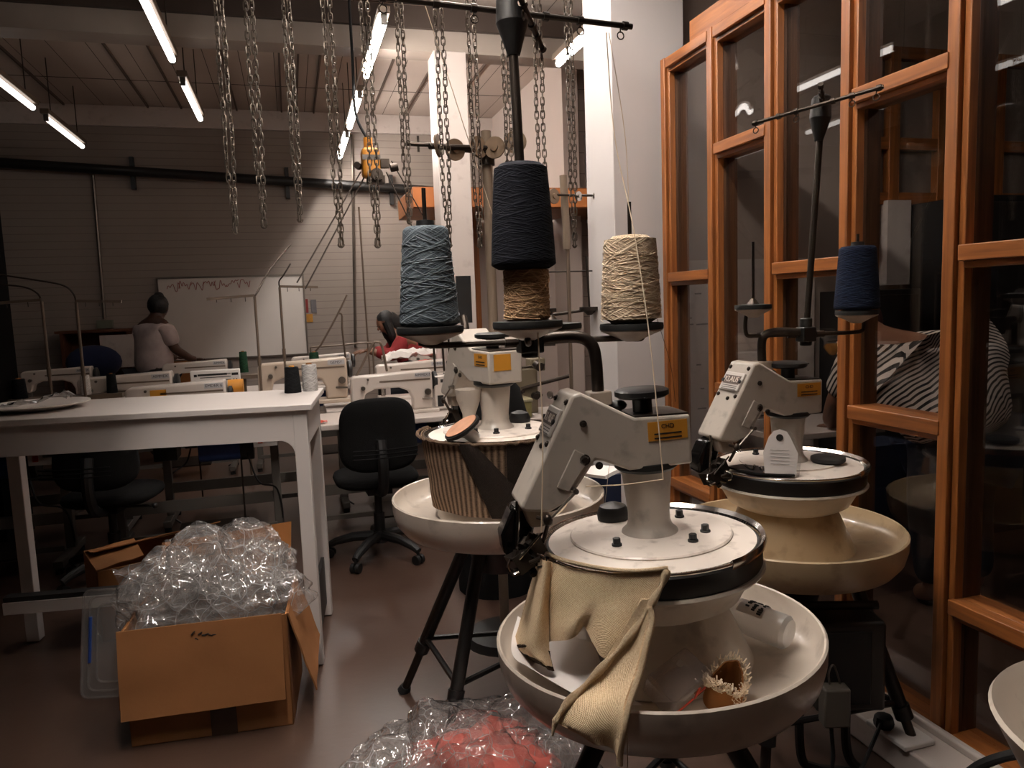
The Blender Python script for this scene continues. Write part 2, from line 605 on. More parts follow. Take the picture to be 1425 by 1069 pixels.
def copy_tree(o, parent=None):
    c = o.copy()
    COL.objects.link(c)
    if parent:
        c.parent = parent
    for ch in o.children:
        copy_tree(ch, c)
    return c

def words(txt, size, mat, name, parent, Mw, extrude=0.0006, align='CENTER', sx=1.0):
    """lettering as a mesh of its own; Mw places the text plane"""
    cu = bpy.data.curves.new(name, 'FONT')
    cu.body = txt
    cu.size = size
    cu.extrude = extrude
    cu.align_x = align
    cu.align_y = 'CENTER'
    t = bpy.data.objects.new('tmp', cu)
    COL.objects.link(t)
    bpy.context.view_layer.update()
    dg = bpy.context.evaluated_depsgraph_get()
    me = bpy.data.meshes.new_from_object(t.evaluated_get(dg))
    bpy.data.objects.remove(t)
    me.transform(Mw @ Matrix.Diagonal((sx, 1, 1, 1)))
    me.materials.clear()
    me.materials.append(mat)
    o = bpy.data.objects.new(name, me)
    COL.objects.link(o)
    if parent:
        o.parent = parent
    return o

def frame(o, x, y):
    """matrix with origin o, text running along x, text up along y"""
    x, y = V(x).normalized(), V(y).normalized()
    z = x.cross(y).normalized()
    y = z.cross(x)
    m = Matrix((x, y, z)).transposed().to_4x4()
    m.translation = V(o)
    return m

def smooth_path(pts, n=8):
    """Catmull-Rom through points"""
    P = [V(p) for p in pts]
    out = []
    for i in range(len(P) - 1):
        a, b, c, d = P[max(i - 1, 0)], P[i], P[i + 1], P[min(i + 2, len(P) - 1)]
        for k in range(n):
            t = k / n
            out.append(0.5 * ((2 * b) + (c - a) * t + (2 * a - 5 * b + 4 * c - d) * t * t + (3 * b - a - 3 * c + d) * t ** 3))
    out.append(P[-1])
    return out

def net(ctrl, nu, nv):
    """smooth surface through a small net of points -> rows of points"""
    rows = [smooth_path(r, nu) for r in ctrl]
    cols = [smooth_path([rows[i][j] for i in range(len(rows))], nv) for j in range(len(rows[0]))]
    return [[cols[j][i] for j in range(len(cols))] for i in range(len(cols[0]))]

def apply_mods(o):
    bpy.context.view_layer.update()
    dg = bpy.context.evaluated_depsgraph_get()
    me = bpy.data.meshes.new_from_object(o.evaluated_get(dg))
    o.modifiers.clear()
    old = o.data
    o.data = me
    bpy.data.meshes.remove(old)
    return o

def skinned(name, verts, edges, mat, parent=None, sub=2):
    """one continuous limb/torso surface grown on a skeleton: verts = [(point, radius or (rx, ry))], first one is the root"""
    me = bpy.data.meshes.new(name)
    me.from_pydata([v[0] for v in verts], edges, [])
    o = bpy.data.objects.new(name, me)
    COL.objects.link(o)
    o.modifiers.new('skin', 'SKIN')
    if not me.skin_vertices:
        me.attributes.new('skin', 'FLOAT_VECTOR', 'POINT')
    for i, (p, r) in enumerate(verts):
        sv = me.skin_vertices[0].data[i]
        sv.radius = (r[0] * 1.16, r[1] * 1.16) if isinstance(r, tuple) else (r * 1.16, r * 1.16)
        sv.use_root = (i == 0)
    m = o.modifiers.new('subd', 'SUBSURF')
    m.levels = m.render_levels = sub
    apply_mods(o)
    o.data.polygons.foreach_set('use_smooth', [True] * len(o.data.polygons))
    o.data.materials.clear()
    o.data.materials.append(mat)
    if parent:
        o.parent = parent
    return o

# ================================================================ palette
paint_white = pm('worn_white_paint', srgb(196, 184, 176), 0.42, var=0.06, scale=4, dirt=srgb(120, 100, 88), dirt_amt=0.25)
table_white = pm('white_laminate', srgb(205, 196, 190), 0.38, var=0.04, scale=3)
lacquer = pm('beige_machine_lacquer', srgb(186, 176, 164), 0.33, var=0.05, scale=7, dirt=srgb(70, 55, 45), dirt_amt=0.35, coat=0.15)
lacquer2 = pm('brown_grey_machine_lacquer', srgb(166, 152, 138), 0.36, var=0.06, scale=7, dirt=srgb(60, 48, 40), dirt_amt=0.35)
tray_paint = pm('cream_tray_enamel', srgb(200, 187, 172), 0.30, var=0.07, scale=5, dirt=srgb(95, 75, 58), dirt_amt=0.4, coat=0.2)
dial_paint = pm('white_dial_enamel', srgb(226, 214, 202), 0.32, var=0.05, scale=9, dirt=srgb(110, 85, 65), dirt_amt=0.45)
black_iron = pm('black_iron', srgb(22, 20, 19), 0.45, var=0.25, scale=9)
black_plastic = pm('black_plastic', srgb(17, 16, 16), 0.5, var=0.2)
black_fabric = pm('black_upholstery', srgb(15, 14, 14), 0.95, var=0.25, scale=60, bump=0.25, bscale=300, spec=0.15)
rubber = pm('black_rubber', srgb(14, 13, 13), 0.75, var=0.1)
chrome = pm('worn_chrome', srgb(200, 195, 190), 0.16, 1.0, var=0.08)
steel = pm('dull_steel', srgb(120, 112, 104), 0.38, 0.9, var=0.2, scale=20)
dark_steel = pm('dark_oiled_steel', srgb(62, 54, 48), 0.42, 0.8, var=0.3, scale=20)
brown_steel = pm('brown_painted_steel', srgb(112, 96, 82), 0.5, 0.3, var=0.15)
grey_steel = pm('grey_stand_enamel', srgb(92, 86, 80), 0.45, 0.2, var=0.1)
card = pm('brown_cardboard', srgb(134, 90, 55), 0.85, var=0.10, scale=5, bump=0.12, bscale=30, spec=0.15)
card_dark = pm('brown_cardboard_inside', srgb(140, 92, 52), 0.9, var=0.12, scale=5, spec=0.1)
tape = pm('dark_packing_tape', srgb(58, 42, 32), 0.25)
timber = wood('varnished_pine', srgb(114, 66, 30), srgb(160, 96, 46), 2)
timber_y = wood('varnished_pine_along', srgb(114, 66, 30), srgb(160, 96, 46), 1)
timber_x = wood('varnished_pine_across', srgb(114, 66, 30), srgb(160, 96, 46), 0)
timber_shaded = wood('varnished_pine_reveal', srgb(72, 48, 33), srgb(104, 72, 48), 2)  # darker pine copy: the shade of the reveals is put into its colour
orange_label = pm('orange_label', srgb(196, 134, 40), 0.5, var=0.15, scale=14)
yellow_paint = pm('yellow_paint', srgb(198, 130, 38), 0.5, var=0.12, scale=10)
ink = pm('black_ink', srgb(24, 20, 18), 0.6)
white_plastic = pm('white_plastic', srgb(222, 216, 210), 0.4, var=0.03)
paper = pm('white_paper', srgb(226, 218, 212), 0.8, var=0.04, spec=0.2)
blue_paint = pm('blue_motor_paint', srgb(38, 66, 128), 0.4)
red_plastic = pm('red_plastic', srgb(196, 70, 48), 0.4)
skin_dark = pm('dark_brown_skin', srgb(72, 46, 34), 0.5, var=0.08)
skin_brown = pm('brown_skin', srgb(120, 82, 62), 0.5, var=0.08)
hair_black = pm('black_hair', srgb(14, 11, 10), 0.6, var=0.2, scale=50, bump=0.4, bscale=120)
hair_auburn = pm('dark_auburn_hair', srgb(60, 26, 20), 0.6, var=0.2, scale=50)
denim = pm('dark_trousers', srgb(26, 26, 32), 0.9, var=0.15, scale=30)
glass_pane = pane_mat('window_glass', (0.93, 0.92, 0.91))
glass_wavy = pane_mat('old_window_glass', (0.93, 0.92, 0.91), wobble=0.35)

# ================================================================ the room
floor_m = pm('polished_concrete', srgb(70, 52, 43), 0.34, var=0.16, scale=1.6, bump=0.05, bscale=25, dirt=srgb(70, 52, 44), dirt_amt=0.5)
b = MB(); b.box((0.5, 3.3, -0.05), (11, 12.8, 0.1))
tag(b.build('floor', floor_m), kind='structure')

CEIL = 3.8
ceil_m = lined_mat('ceiling_boards', srgb(182, 166, 154), srgb(52, 40, 34), 0, 0.31, 0.8, 0.02, 1, 1.22)
b = MB(); b.box((0.5, 3.3, CEIL + 0.05), (11, 12.8, 0.1))
tag(b.build('ceiling', ceil_m), kind='structure')
batten = pm('ceiling_batten_paint', srgb(88, 72, 62), 0.7)
k = 1
for x in (-3.1, -2.25, -1.4, -1.05, -0.45, 0.05, 0.22, 0.42, 1.1, 1.5, 2.0):
    b = MB(); b.box((x, 7.85, CEIL - 0.012), (0.018, 3.4, 0.024))
    tag(b.build('trim_%d' % k, batten), kind='structure'); k += 1

brick_m = lined_mat('white_painted_brick', srgb(146, 134, 125), srgb(128, 116, 108), 2, 0.085, 0.7, 0.10)
b = MB(); b.box((-1.0, 9.68, CEIL / 2), (8.0, 0.16, CEIL))
tag(b.build('wall_back', brick_m), kind='structure')
b = MB(); b.box((-0.9, 9.58, CEIL - 0.115), (7.2, 0.04, 0.22))
tag(b.build('trim_%d' % k, paint_white), kind='structure'); k += 1
plaster = pm('white_plaster', srgb(182, 166, 156), 0.7, var=0.05, scale=3)
b = MB(); b.box((2.72, 8.3, CEIL / 2), (0.16, 2.6, CEIL))
tag(b.build('wall_right', plaster), kind='structure')
block_m = lined_mat('painted_concrete_block', srgb(150, 134, 124), srgb(100, 86, 78), 2, 0.21, 0.75, 0.03, 0, 0.42)
b = MB(); b.box((4.5, 7.45, CEIL / 2), (3.4, 0.16, CEIL))
tag(b.build('wall_far_right', block_m), kind='structure')
# a dark window in the block wall
b = MB()
for c, s in (((3.04, 7.35, 2.66), (0.06, 0.06, 0.86)), ((3.93, 7.35, 2.66), (0.06, 0.06, 0.86)), ((3.48, 7.35, 3.08), (0.95, 0.06, 0.06)), ((3.48, 7.35, 2.44), (0.95, 0.06, 0.06))):
    b.box(c, s)
wn = tag(b.build('window_1', paint_white), kind='structure')
b = MB(); b.box((3.48, 7.36, 2.75), (0.84, 0.02, 0.62))
b.build('window_pane', pm('night_glass', srgb(14, 16, 15), 0.08, var=0.3, scale=4), wn)
b = MB(); b.box((-4.95, 3.3, CEIL / 2), (0.1, 12.8, CEIL))
dark_wall = pm('dark_wall_paint', srgb(60, 50, 44), 0.8)
tag(b.build('wall_left', dark_wall), kind='structure')
b = MB(); b.box((0.5, -3.05, CEIL / 2), (11, 0.1, CEIL))
tag(b.build('wall_near', dark_wall), kind='structure')
b = MB(); b.box((6.0, 3.3, CEIL / 2), (0.1, 12.8, CEIL))
tag(b.build('wall_outer_right', dark_wall), kind='structure')
# dark pier that closes the view on the left
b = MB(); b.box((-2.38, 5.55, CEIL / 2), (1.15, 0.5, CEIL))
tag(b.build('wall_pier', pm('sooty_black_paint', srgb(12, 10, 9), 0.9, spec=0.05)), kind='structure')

# ceiling beam and free-standing white column
b = MB()
b.box((0.3, 6.05, 3.47), (9.0, 0.22, 0.16))
tag(b.build('trim_%d' % k, pm('dull_beam_paint', srgb(150, 138, 128), 0.6)), kind='structure'); k += 1
b = MB()
b.box((0.3, 5.98, 3.63), (9.0, 0.16, 0.16))
tag(b.build('trim_%d' % k, pm('dark_channel_paint', srgb(62, 50, 43), 0.6)), kind='structure'); k += 1
b = MB(); b.box((1.315, 6.05, 1.70), (0.26, 0.24, 3.40))
tag(b.build('column', paint_white, bevel=0.006), 'tall square white column standing under the ceiling beam', 'column', kind='structure')
# white pier where the glazed partition ends
b = MB(); b.box((1.80, 3.72, CEIL / 2), (0.40, 0.36, CEIL))
tag(b.build('trim_%d' % k, pm('white_pier_paint', srgb(214, 206, 202), 0.6, var=0.04), bevel=0.004), kind='structure'); k += 1

# black pipe along the back wall
b = MB(); b.cyl((-4.0, 9.5, 3.20), (2.55, 9.5, 2.83), 0.055, seg=12)
pipe = tag(b.build('wall_pipe', black_iron), 'thick black pipe running along the top of the back wall', 'pipe')
for x in (-1.62, 0.06, 1.30):
    q = MB(); q.box((x, 9.56, 3.08 - 0.0565 * x - 0.12), (0.045, 0.07, 0.36))
    q.build('bracket', black_iron, pipe)

# vertical conduits on the back wall
for x0, z0, x1, z1, lab in ((-2.03, 3.1, -2.05, 1.42, 'thin cable conduit running down the wall left of the standing person'),
                            (0.86, 3.55, 0.75, 0.95, 'cable conduit running down the wall beside the red-topped person')):
    b = MB(); b.cyl((x0, 9.57, z0), (x1, 9.57, z1), 0.018, seg=8)
    c = tag(b.build('cable_conduit', steel), lab, 'conduit', 'conduits on the back wall')
    if x0 < 0:
        q = MB(); q.box((-2.05, 9.56, 1.36), (0.16, 0.07, 0.09)); q.build('junction_box', pm('grey_green_plastic', srgb(112, 116, 100), 0.5), c)

# whiteboard, posters
wb = thing('whiteboard', 'large whiteboard with faint red scribbles behind the sewing tables', 'whiteboard', (-0.65, 9.585, 1.38))
board_m = pm('whiteboard_enamel', srgb(214, 206, 198), 0.35, var=0.04)
b = MB(); b.box((0, 0, 0), (1.62, 0.02, 0.96)); b.build('board', board_m, wb)
b = MB()
for c, s in (((0, -0.006, 0.485), (1.66, 0.03, 0.02)), ((0, -0.006, -0.485), (1.66, 0.03, 0.02)), ((-0.82, -0.006, 0), (0.02, 0.03, 0.96)), ((0.82, -0.006, 0), (0.02, 0.03, 0.96))):
    b.box(c, s)
b.build('frame', steel, wb)
b = MB()
rs = random.Random(3)
for q in range(7):
    x = -0.72 + q * 0.13
    pts = [(x + 0.018 * i, -0.0125, 0.40 + rs.uniform(-0.07, 0.05)) for i in range(9)]
    b.tube(smooth_path(pts, 4), 0.0035, 4)
b.build('red_scribble', pm('red_marker', srgb(150, 70, 62), 0.6), wb)
for c, s, col, lab in (((0.16, 1.485), (0.10, 0.17), (120, 32, 28), 'dark red poster pinned on the back wall'),
                       ((0.275, 1.48), (0.065, 0.16), (100, 96, 98), 'narrow grey poster pinned beside the dark red one'),
                       ((0.185, 1.335), (0.14, 0.10), (176, 124, 44), 'yellow poster pinned below the dark red one')):
    b = MB(); b.box((c[0], 9.592, c[1]), (s[0], 0.006, s[1]))
    tag(b.build('wall_poster', pm('poster_%d' % col[0], srgb(*col), 0.7, var=0.35, scale=18)), lab, 'poster', 'posters on the back wall')

# ---------------------------------------------------------------- glazed timber partition on the right
PX = 1.82
part = thing('wall_partition', None, None, (PX, 0, 0), kind='structure')
posts = [3.42, 2.995, 2.575, 2.15, 1.72, 1.30, 0.87, 0.44, 0.0]
levels = [0.50, 1.03, 1.54, 2.08, 2.57]
for y in posts:
    b = MB()
    b.box((0.02, y + 0.012, 1.29), (0.04, 0.040, 2.62))
    b.box((0.03, y - 0.022, 1.29), (0.032, 0.022, 2.62))
    po = b.build('post', timber, part, bevel=0.003)
    b = MB(); b.box((0.0775, y, 1.29), (0.075, 0.060, 2.62)); b.build('deep_board', timber_shaded, po)
RAILS = [[0.50, 1.54], [1.03, 2.08], [0.50, 1.54], [1.03, 2.08], [0.50, 1.54], [1.03, 2.08], [0.5, 1.54], [1.03, 2.08]]
for i, zs in enumerate(RAILS):
    ya, yb = posts[i] - 0.03, posts[i + 1] + 0.03
    for z in zs + [2.57]:
        b = MB()
        b.box((0.018, (ya + yb) / 2, z), (0.044, ya - yb + 0.01, 0.046))
        b.box((0.03, (ya + yb) / 2, z - 0.032), (0.032, ya - yb, 0.02))
        b.box((0.0775, (ya + yb) / 2, z - 0.008), (0.075, ya - yb, 0.06))
        b.build('rail', timber_y, part, bevel=0.003)
    zz = [0.10] + zs + [2.57]
    for j in range(len(zz) - 1):
        b = MB()
        b.box((0.062, (ya + yb) / 2, (zz[j] + zz[j + 1]) / 2), (0.006, ya - yb, zz[j + 1] - zz[j] - 0.03))
        b.build('glass_pane', glass_wavy if i == 1 and j == 2 else glass_pane, part)
b = MB(); b.box((0.06, 1.71, 0.06), (0.12, 3.5, 0.07)); b.build('bottom_rail', timber_y, part, bevel=0.003)
b = MB(); b.box((0.07, 1.60, 2.645), (0.10, 3.20, 0.10)); b.build('fascia_board', timber_y, part)
# white cable trunking at its foot
b = MB(); b.box((1.74, 1.5, 0.045), (0.155, 4.0, 0.09)); b.box((1.805, 1.5, 0.10), (0.025, 4.0, 0.03))
tag(b.build('baseboard_right', paint_white, bevel=0.008), kind='structure')

# ---------------------------------------------------------------- the small room behind the glass
inner = lined_mat('inner_wall_paint', srgb(166, 150, 140), srgb(140, 126, 118), 0, 0.9, 0.7, 0.006)
b = MB()
b.box((3.95, 3.84, CEIL / 2), (3.9, 0.12, CEIL))
tag(b.build('wall_inner', inner), kind='structure')
iw = thing('window_2', None, None, (0, 3.76, 0), kind='structure')
for x in (3.36, 3.50, 3.86, 4.30, 4.8):
    b = MB(); b.box((x, 0, 2.25), (0.075, 0.07, 1.2)); b.build('post', timber, iw, bevel=0.003)
for z in (1.98, 2.30, 2.82):
    b = MB(); b.box((4.1, 0, z), (1.45, 0.06, 0.07)); b.build('rail', timber_x, iw, bevel=0.003)
b = MB(); b.box((4.1, 0.02, 2.3), (1.45, 0.01, 1.1)); b.build('glass_pane', pm('dim_glass', srgb(120, 108, 100), 0.15, var=0.3), iw)
# white pillar of the small room
b = MB(); b.box((3.515, 3.73, 1.715), (0.17, 0.07, 0.50))
tag(b.build('wall_board', paint_white), 'narrow white board fixed to the wall of the small room behind the glass', 'board')
ib = thing('notice_board', 'white notice board with small grey notes on the wall behind the glass', 'board', (2.52, 3.765, 1.08))
b = MB(); b.box((0, 0, 0), (0.90, 0.02, 1.12)); b.build('board', paint_white, ib)
b = MB()
rg = random.Random(14)
for k_ in range(26):
    b.box((rg.uniform(-0.40, 0.40), -0.011, rg.uniform(-0.5, 0.5)), (rg.uniform(0.02, 0.06), 0.002, 0.008))
b.build('note', pm('grey_note', srgb(110, 104, 100), 0.7), ib)
lk = thing('locker', 'black waist-high locker between the notice board and the cupboard behind the glass', 'cupboard', (3.20, 3.58, 0))  # black box put in where a dark opening shows
b = MB(); b.box((0, 0, 0.72), (0.40, 0.34, 1.44)); b.build('body', black_plastic, lk, bevel=0.005)
b = MB(); b.box((0, -0.175, 0.72), (0.36, 0.012, 1.38)); b.build('door', pm('black_locker_door', srgb(24, 21, 20), 0.4), lk, bevel=0.003)
cab = thing('cupboard', 'tall black cupboard standing in the small room behind the glass', 'cupboard', (4.05, 3.50, 0))
b = MB(); b.box((0, 0, 0.97), (0.86, 0.42, 1.94)); b.build('body', black_plastic, cab, bevel=0.005)
for sx in (-0.215, 0.215):
    b = MB(); b.box((sx, -0.218, 0.97), (0.415, 0.016, 1.86))
    d = b.build('door', pm('black_cupboard_door', srgb(28, 24, 22), 0.5), cab, bevel=0.003)
    q = MB()
    for dz in (0, 0.1):
        q.ball((sx - (0.15 if sx > 0 else -0.15), -0.235, 1.50 + dz), 0.012, 10)
    q.build('knob', chrome, d)

# ---------------------------------------------------------------- fluorescent lights
def lamp_row(row, x, starts, length, z, first, wings=None):
    mt = emit('tube_glow_' + row, LAMP_COLOUR, LAMP_POWER * ROW_OUTPUT[row])
    for i, y in enumerate(starts):
        lab = first[i] if i < len(first) else 'fluorescent tube light over the near part of the workshop, ' + row.replace('_', ' ') + ' row'
        t = thing('fluorescent_light', lab, 'ceiling light', (x, y, z), 0, 'fluorescent lights hanging in rows')
        b = MB(); b.box((0, length / 2, 0.055), (0.075, length + 0.10, 0.045)); b.build('housing', brown_steel, t, bevel=0.006)
        b = MB(); b.cyl((0, 0, 0), (0, length, 0), 0.024, seg=14); b.build('tube', mt, t)
        for yy in (-0.015, length + 0.015):
            b = MB(); b.box((0, yy, 0.008), (0.04, 0.022, 0.07)); b.build('end_cap', grey_steel, t, bevel=0.004)
        for yy in (0.15, length - 0.15):
            b = MB(); b.cyl((0, yy, 0.07), (0, yy, CEIL - z), 0.005, seg=6); b.build('suspension_rod', dark_steel, t)
        if wings:  # added wings, not part of the lamps, cut light off sideways
            for sg, drop in ((-1, wings[0]), (1, wings[1])):
                if drop:
                    b = MB(); b.prism([(0.036, 0.060), (0.105, -drop), (0.109, -drop), (0.040, 0.064)], -0.03, length + 0.03, lambda p, q, w_: (sg * p, w_, q)); b.build('reflector', lamp_white, t)
lamp_white = pm('lamp_reflector_enamel', srgb(225, 220, 212), 0.5)
ZL = 3.23
lamp_row('far_left', -1.985, [7.80, 6.22, 4.64], 1.2, ZL, ['farthest dim fluorescent light at the far left of the ceiling', 'dim fluorescent light at the far left, nearer than the farthest one'])
lamp_row('left', -0.685, [6.48, 4.76, 3.05], 1.16, ZL, ['short-looking fluorescent light in the row left of the chains', 'long-looking fluorescent light at the top left edge of the view'])
lamp_row('middle', 0.68, [8.17, 6.65, 4.93], 1.14, ZL, ['farthest small fluorescent light beside the yellow hoist', 'middle fluorescent light of the row above the yellow hoist', 'nearest bright fluorescent light above the yellow hoist'], (0.17, 0.0))
lamp_row('right', 2.07, [4.36], 1.18, ZL, ['bright fluorescent light beside the white pier at the top'])
lamp_row('near', 0.68, [2.95, 1.45], 1.14, 3.55, ['fluorescent light with reflector wings over the rear linking machine', 'fluorescent light with reflector wings over the foreground linking machine'], (0.20, 0.05))  # unseen lamps overhead; wings added to keep light off the left
lamp_row('side', -0.10, [0.72], 1.14, 2.95, ['fluorescent light with a deep left reflector, left of the foreground linking machine'], (0.42, 0.15))  # extra lamp added out of view to light the machine from the left

lamp_row('inner', 3.3, [0.9], 1.14, 3.0, ['dim fluorescent light inside the small room behind the glass'])
# timber canopy in the back right corner
t = thing('timber_canopy', 'timber boxed canopy on the wall behind the white column', 'canopy', (0, 0, 0))
b = MB()
b.prism([(6.40, 2.26), (7.30, 2.26), (7.30, 2.44), (6.40, 2.44)], 1.05, 4.2, lambda p, q, w_: (w_, p, q))
b.build('box', timber_x, t, bevel=0.004)
b = MB(); b.box((2.625, 6.39, 2.35), (3.15, 0.02, 0.16)); b.build('front_board', pm('pale_pine', srgb(186, 112, 58), 0.5), t)
for x in (1.75, 3.9):
    b = MB(); b.box((x, 7.2, 1.13), (0.09, 0.09, 2.26)); b.build('post', timber, t)
# wall under the canopy
b = MB(); b.box((2.15, 7.40, 1.12), (1.6, 0.10, 2.24))
tag(b.build('wall_under_canopy', plaster), kind='structure')

# ================================================================ linking machines
def arm_frame(d):
    return math.atan2(d[1], d[0])

def machine(label, c, zd, ang, s, feet, tube_pts, lean=None, leg_r=0.10, end_label=False, text='KLAUS', open_dial=False, tray=None, name='linking_machine', group='linking machines with round dials'):
    """round linking machine. local x runs along the arm, towards the needle; zd = dial height; s = size"""
    root = thing(name, label, 'machine', (c[0], c[1], 0), ang, group)
    if lean:
        root.rotation_mode = 'QUATERNION'
        root.rotation_quaternion = lean.to_quaternion() @ Euler((0, 0, ang)).to_quaternion()
    inv = (Matrix.Translation(V((c[0], c[1], 0))) @ root.rotation_quaternion.to_matrix().to_4x4()).inverted() if lean else (Matrix.Translation(V((c[0], c[1], 0))) @ Euler((0, 0, ang)).to_matrix().to_4x4()).inverted()
    Z = lambda z: zd + z * s
    def L(prof): return [(r * s, Z(z)) for r, z in prof]
    def P(x, y, z): return V((x * s, y * s, Z(z)))
    # catch tray, pedestal, bowl
    b = MB()
    b.lathe(L([(0.02, -0.272), (0.24, -0.270), (0.300, -0.264), (0.328, -0.248), (0.341, -0.225), (0.346, -0.206), (0.350, -0.204), (0.354, -0.208), (0.352, -0.245), (0.342, -0.282), (0.318, -0.312), (0.27, -0.330), (0.20, -0.336), (0.02, -0.336)]), 72, caps=False)
    b.build('catch_tray', tray or tray_paint, root)
    b = MB()
    b.lathe(L([(0.205, -0.268), (0.200, -0.258), (0.150, -0.142), (0.147, -0.130), (0.10, -0.130)]), 64, caps=False)
    b.build('pedestal', tray or tray_paint, root)
    b = MB()
    b.lathe(L([(0.10, -0.138), (0.155, -0.136), (0.185, -0.120), (0.205, -0.085), (0.212, -0.066), (0.236, -0.062), (0.239, -0.057), (0.236, -0.052), (0.19, -0.05)]), 64, caps=False)
    b.build('bowl', tray_paint, root)
    # black needle band, points, chrome guard ring
    b = MB()
    b.lathe(L([(0.19, -0.055), (0.229, -0.055), (0.2335, -0.046), (0.2335, -0.010), (0.229, -0.004), (0.222, -0.006), (0.222, -0.012), (0.19, -0.012)]), 72, caps=False)
    b.build('needle_band', black_iron, root)
    b = MB()
    n = 150
    for i in range(n):
        a = 2 * PI * i / n
        ca, sa = math.cos(a), math.sin(a)
        b.cyl(P(0.226 * ca, 0.226 * sa, -0.006), P(0.236 * ca, 0.236 * sa, 0.004), 0.0009 * s, 0.0005 * s, 4)
    tag(b.build('points', chrome, root), kind='stuff')
    b = MB()
    b.torus((0, 0, Z(0.001)), 0.2395 * s, 0.0028 * s, 90, 6)
    # broad bright guard on the side away from the needle
    A = []
    for i in range(31):
        a = math.radians(110 + 140 * i / 30)
        A.append([P(0.232 * math.cos(a), 0.232 * math.sin(a), 0.002), P(0.240 * math.cos(a), 0.240 * math.sin(a), 0.010), P(0.243 * math.cos(a), 0.243 * math.sin(a), 0.002), P(0.240 * math.cos(a), 0.240 * math.sin(a), -0.01)])
    b.grid(A)
    b.build('guard_ring', chrome, root)
    # white dial plates
    b = MB()
    b.lathe(L([(0.223, -0.006), (0.223, -0.001), (0.178, 0.007), (0.03, 0.008)]), 72)
    b.build('dial_plate', dial_paint, root)
    b = MB()
    if open_dial:
        b.lathe(L([(0.0, 0.006), (0.150, 0.006), (0.150, 0.012), (0.0, 0.012)]), 64, caps=False)
    else:
        b.lathe(L([(0.0, 0.006), (0.174, 0.006), (0.175, 0.010), (0.172, 0.013), (0.0, 0.015)]), 64, caps=False)
    b.build('inner_plate', dial_paint, root)
    for a in (35, 118, 152, 215, 290):
        b = MB()
        x, y = 0.118 * math.cos(math.radians(a)), 0.118 * math.sin(math.radians(a))
        b.cyl(P(x, y, 0.012), P(x, y, 0.018), 0.011 * s, seg=12)
        b.cyl(P(x, y, 0.018), P(x, y, 0.030), 0.0085 * s, seg=6)
        b.build('bolt', black_plastic, root, bevel=0.001)
    # column
    b = MB()
    b.lathe(L([(0.062, 0.012), (0.060, 0.018), (0.050, 0.027), (0.0455, 0.040), (0.045, 0.060), (0.054, 0.155), (0.0, 0.155)]), 40, caps=False)
    b.build('column', lacquer, root)
    b = MB()
    b.lathe(L([(0.045, 0.150), (0.060, 0.153), (0.068, 0.160), (0.068, 0.172), (0.04, 0.176)]), 40, caps=False)
    b.build('collar', black_plastic, root)
    # arm housing: block behind, then the sloping head
    hw = 0.062
    prof = [(-0.082, 0.166), (-0.082, 0.272), (0.040, 0.276), (0.148, 0.338), (0.168, 0.335), (0.292, 0.116), (0.284, 0.106), (0.232, 0.099), (0.190, 0.118), (0.128, 0.196), (0.108, 0.190), (0.055, 0.166)]
    b = MB()
    b.prism(prof, -hw * s, hw * s, lambda p, q, w_: (p * s, w_, Z(q)))
    b.build('arm_housing', lacquer, root, bevel=0.007 * s, bseg=3)
    b = MB()
    b.prism([(-0.080, 0.272), (0.036, 0.272), (0.040, 0.279), (-0.080, 0.2755)], -0.058 * s, 0.058 * s, lambda p, q, w_: (p * s, w_, Z(q)))
    b.build('cover_plate', dark_steel, root, bevel=0.001)
    # lower jaw of the head
    b = MB()
    b.prism([(0.232, 0.101), (0.285, 0.112), (0.270, 0.066), (0.222, 0.066)], -0.030 * s, 0.045 * s, lambda p, q, w_: (p * s, w_, Z(q)))
    b.build('head_jaw', lacquer2, root, bevel=0.004)
    b = MB()
    b.prism([(0.245, 0.112), (0.300, 0.100), (0.328, 0.045), (0.325, 0.004), (0.300, -0.010), (0.268, 0.010), (0.250, 0.070)], -0.056 * s, 0.002 * s, lambda p, q, w_: (p * s, w_, Z(q)))
    b.build('black_shield', pm('glossy_black_' + name, srgb(12, 11, 11), 0.12), root, bevel=0.006)
    # raised side panel, side screws
    b = MB()
    b.prism([(0.172, 0.225), (0.215, 0.150), (0.190, 0.138), (0.140, 0.205)], hw * s, (hw + 0.004) * s, lambda p, q, w_: (p * s, w_, Z(q)))
    b.build('side_panel', lacquer, root, bevel=0.002)
    for px, pz, r in ((0.150, 0.275, 0.0075), (0.152, 0.200, 0.012), (0.122, 0.185, 0.008), (-0.05, 0.255, 0.0)):
        if r:
            b = MB()
            b.cyl(P(px, hw - 0.001, pz), P(px, hw + 0.004, pz), r * s, seg=16)
            b.cyl(P(px, hw + 0.004, pz), P(px, hw + 0.007, pz), r * 0.6 * s, seg=6)
            b.build('side_screw', dark_steel, root, bevel=0.001)
    # name plate on the sloping front
    dn = V((0.292 - 0.168, 0, 0.116 - 0.335)).normalized()      # down the slope
    nn = V((-dn.z, 0, dn.x)).normalized()                       # outward
    o0 = P(0.168, 0, 0.335)
    def F(t, y, h): return o0 + dn * (t * s) + V((0, y * s, 0)) + nn * (h * s)
    R = Matrix((V((0, 1, 0)), dn, -nn)).transposed()
    b = MB(); b.box(F(0.067, 0, 0.003), (0.100 * s, 0.062 * s, 0.008 * s), R)
    pl = b.build('name_plate', steel_plate, root, bevel=0.003)
    b = MB(); b.box(F(0.062, 0, 0.0068), (0.080 * s, 0.028 * s, 0.003 * s), R); b.build('plate_field', plate_grey, pl)
    for sx in (-1, 1):
        b = MB(); b.cyl(F(0.066, sx * 0.043, 0.006), F(0.066, sx * 0.043, 0.011), 0.006 * s, seg=10); b.build('plate_screw', ink, pl)
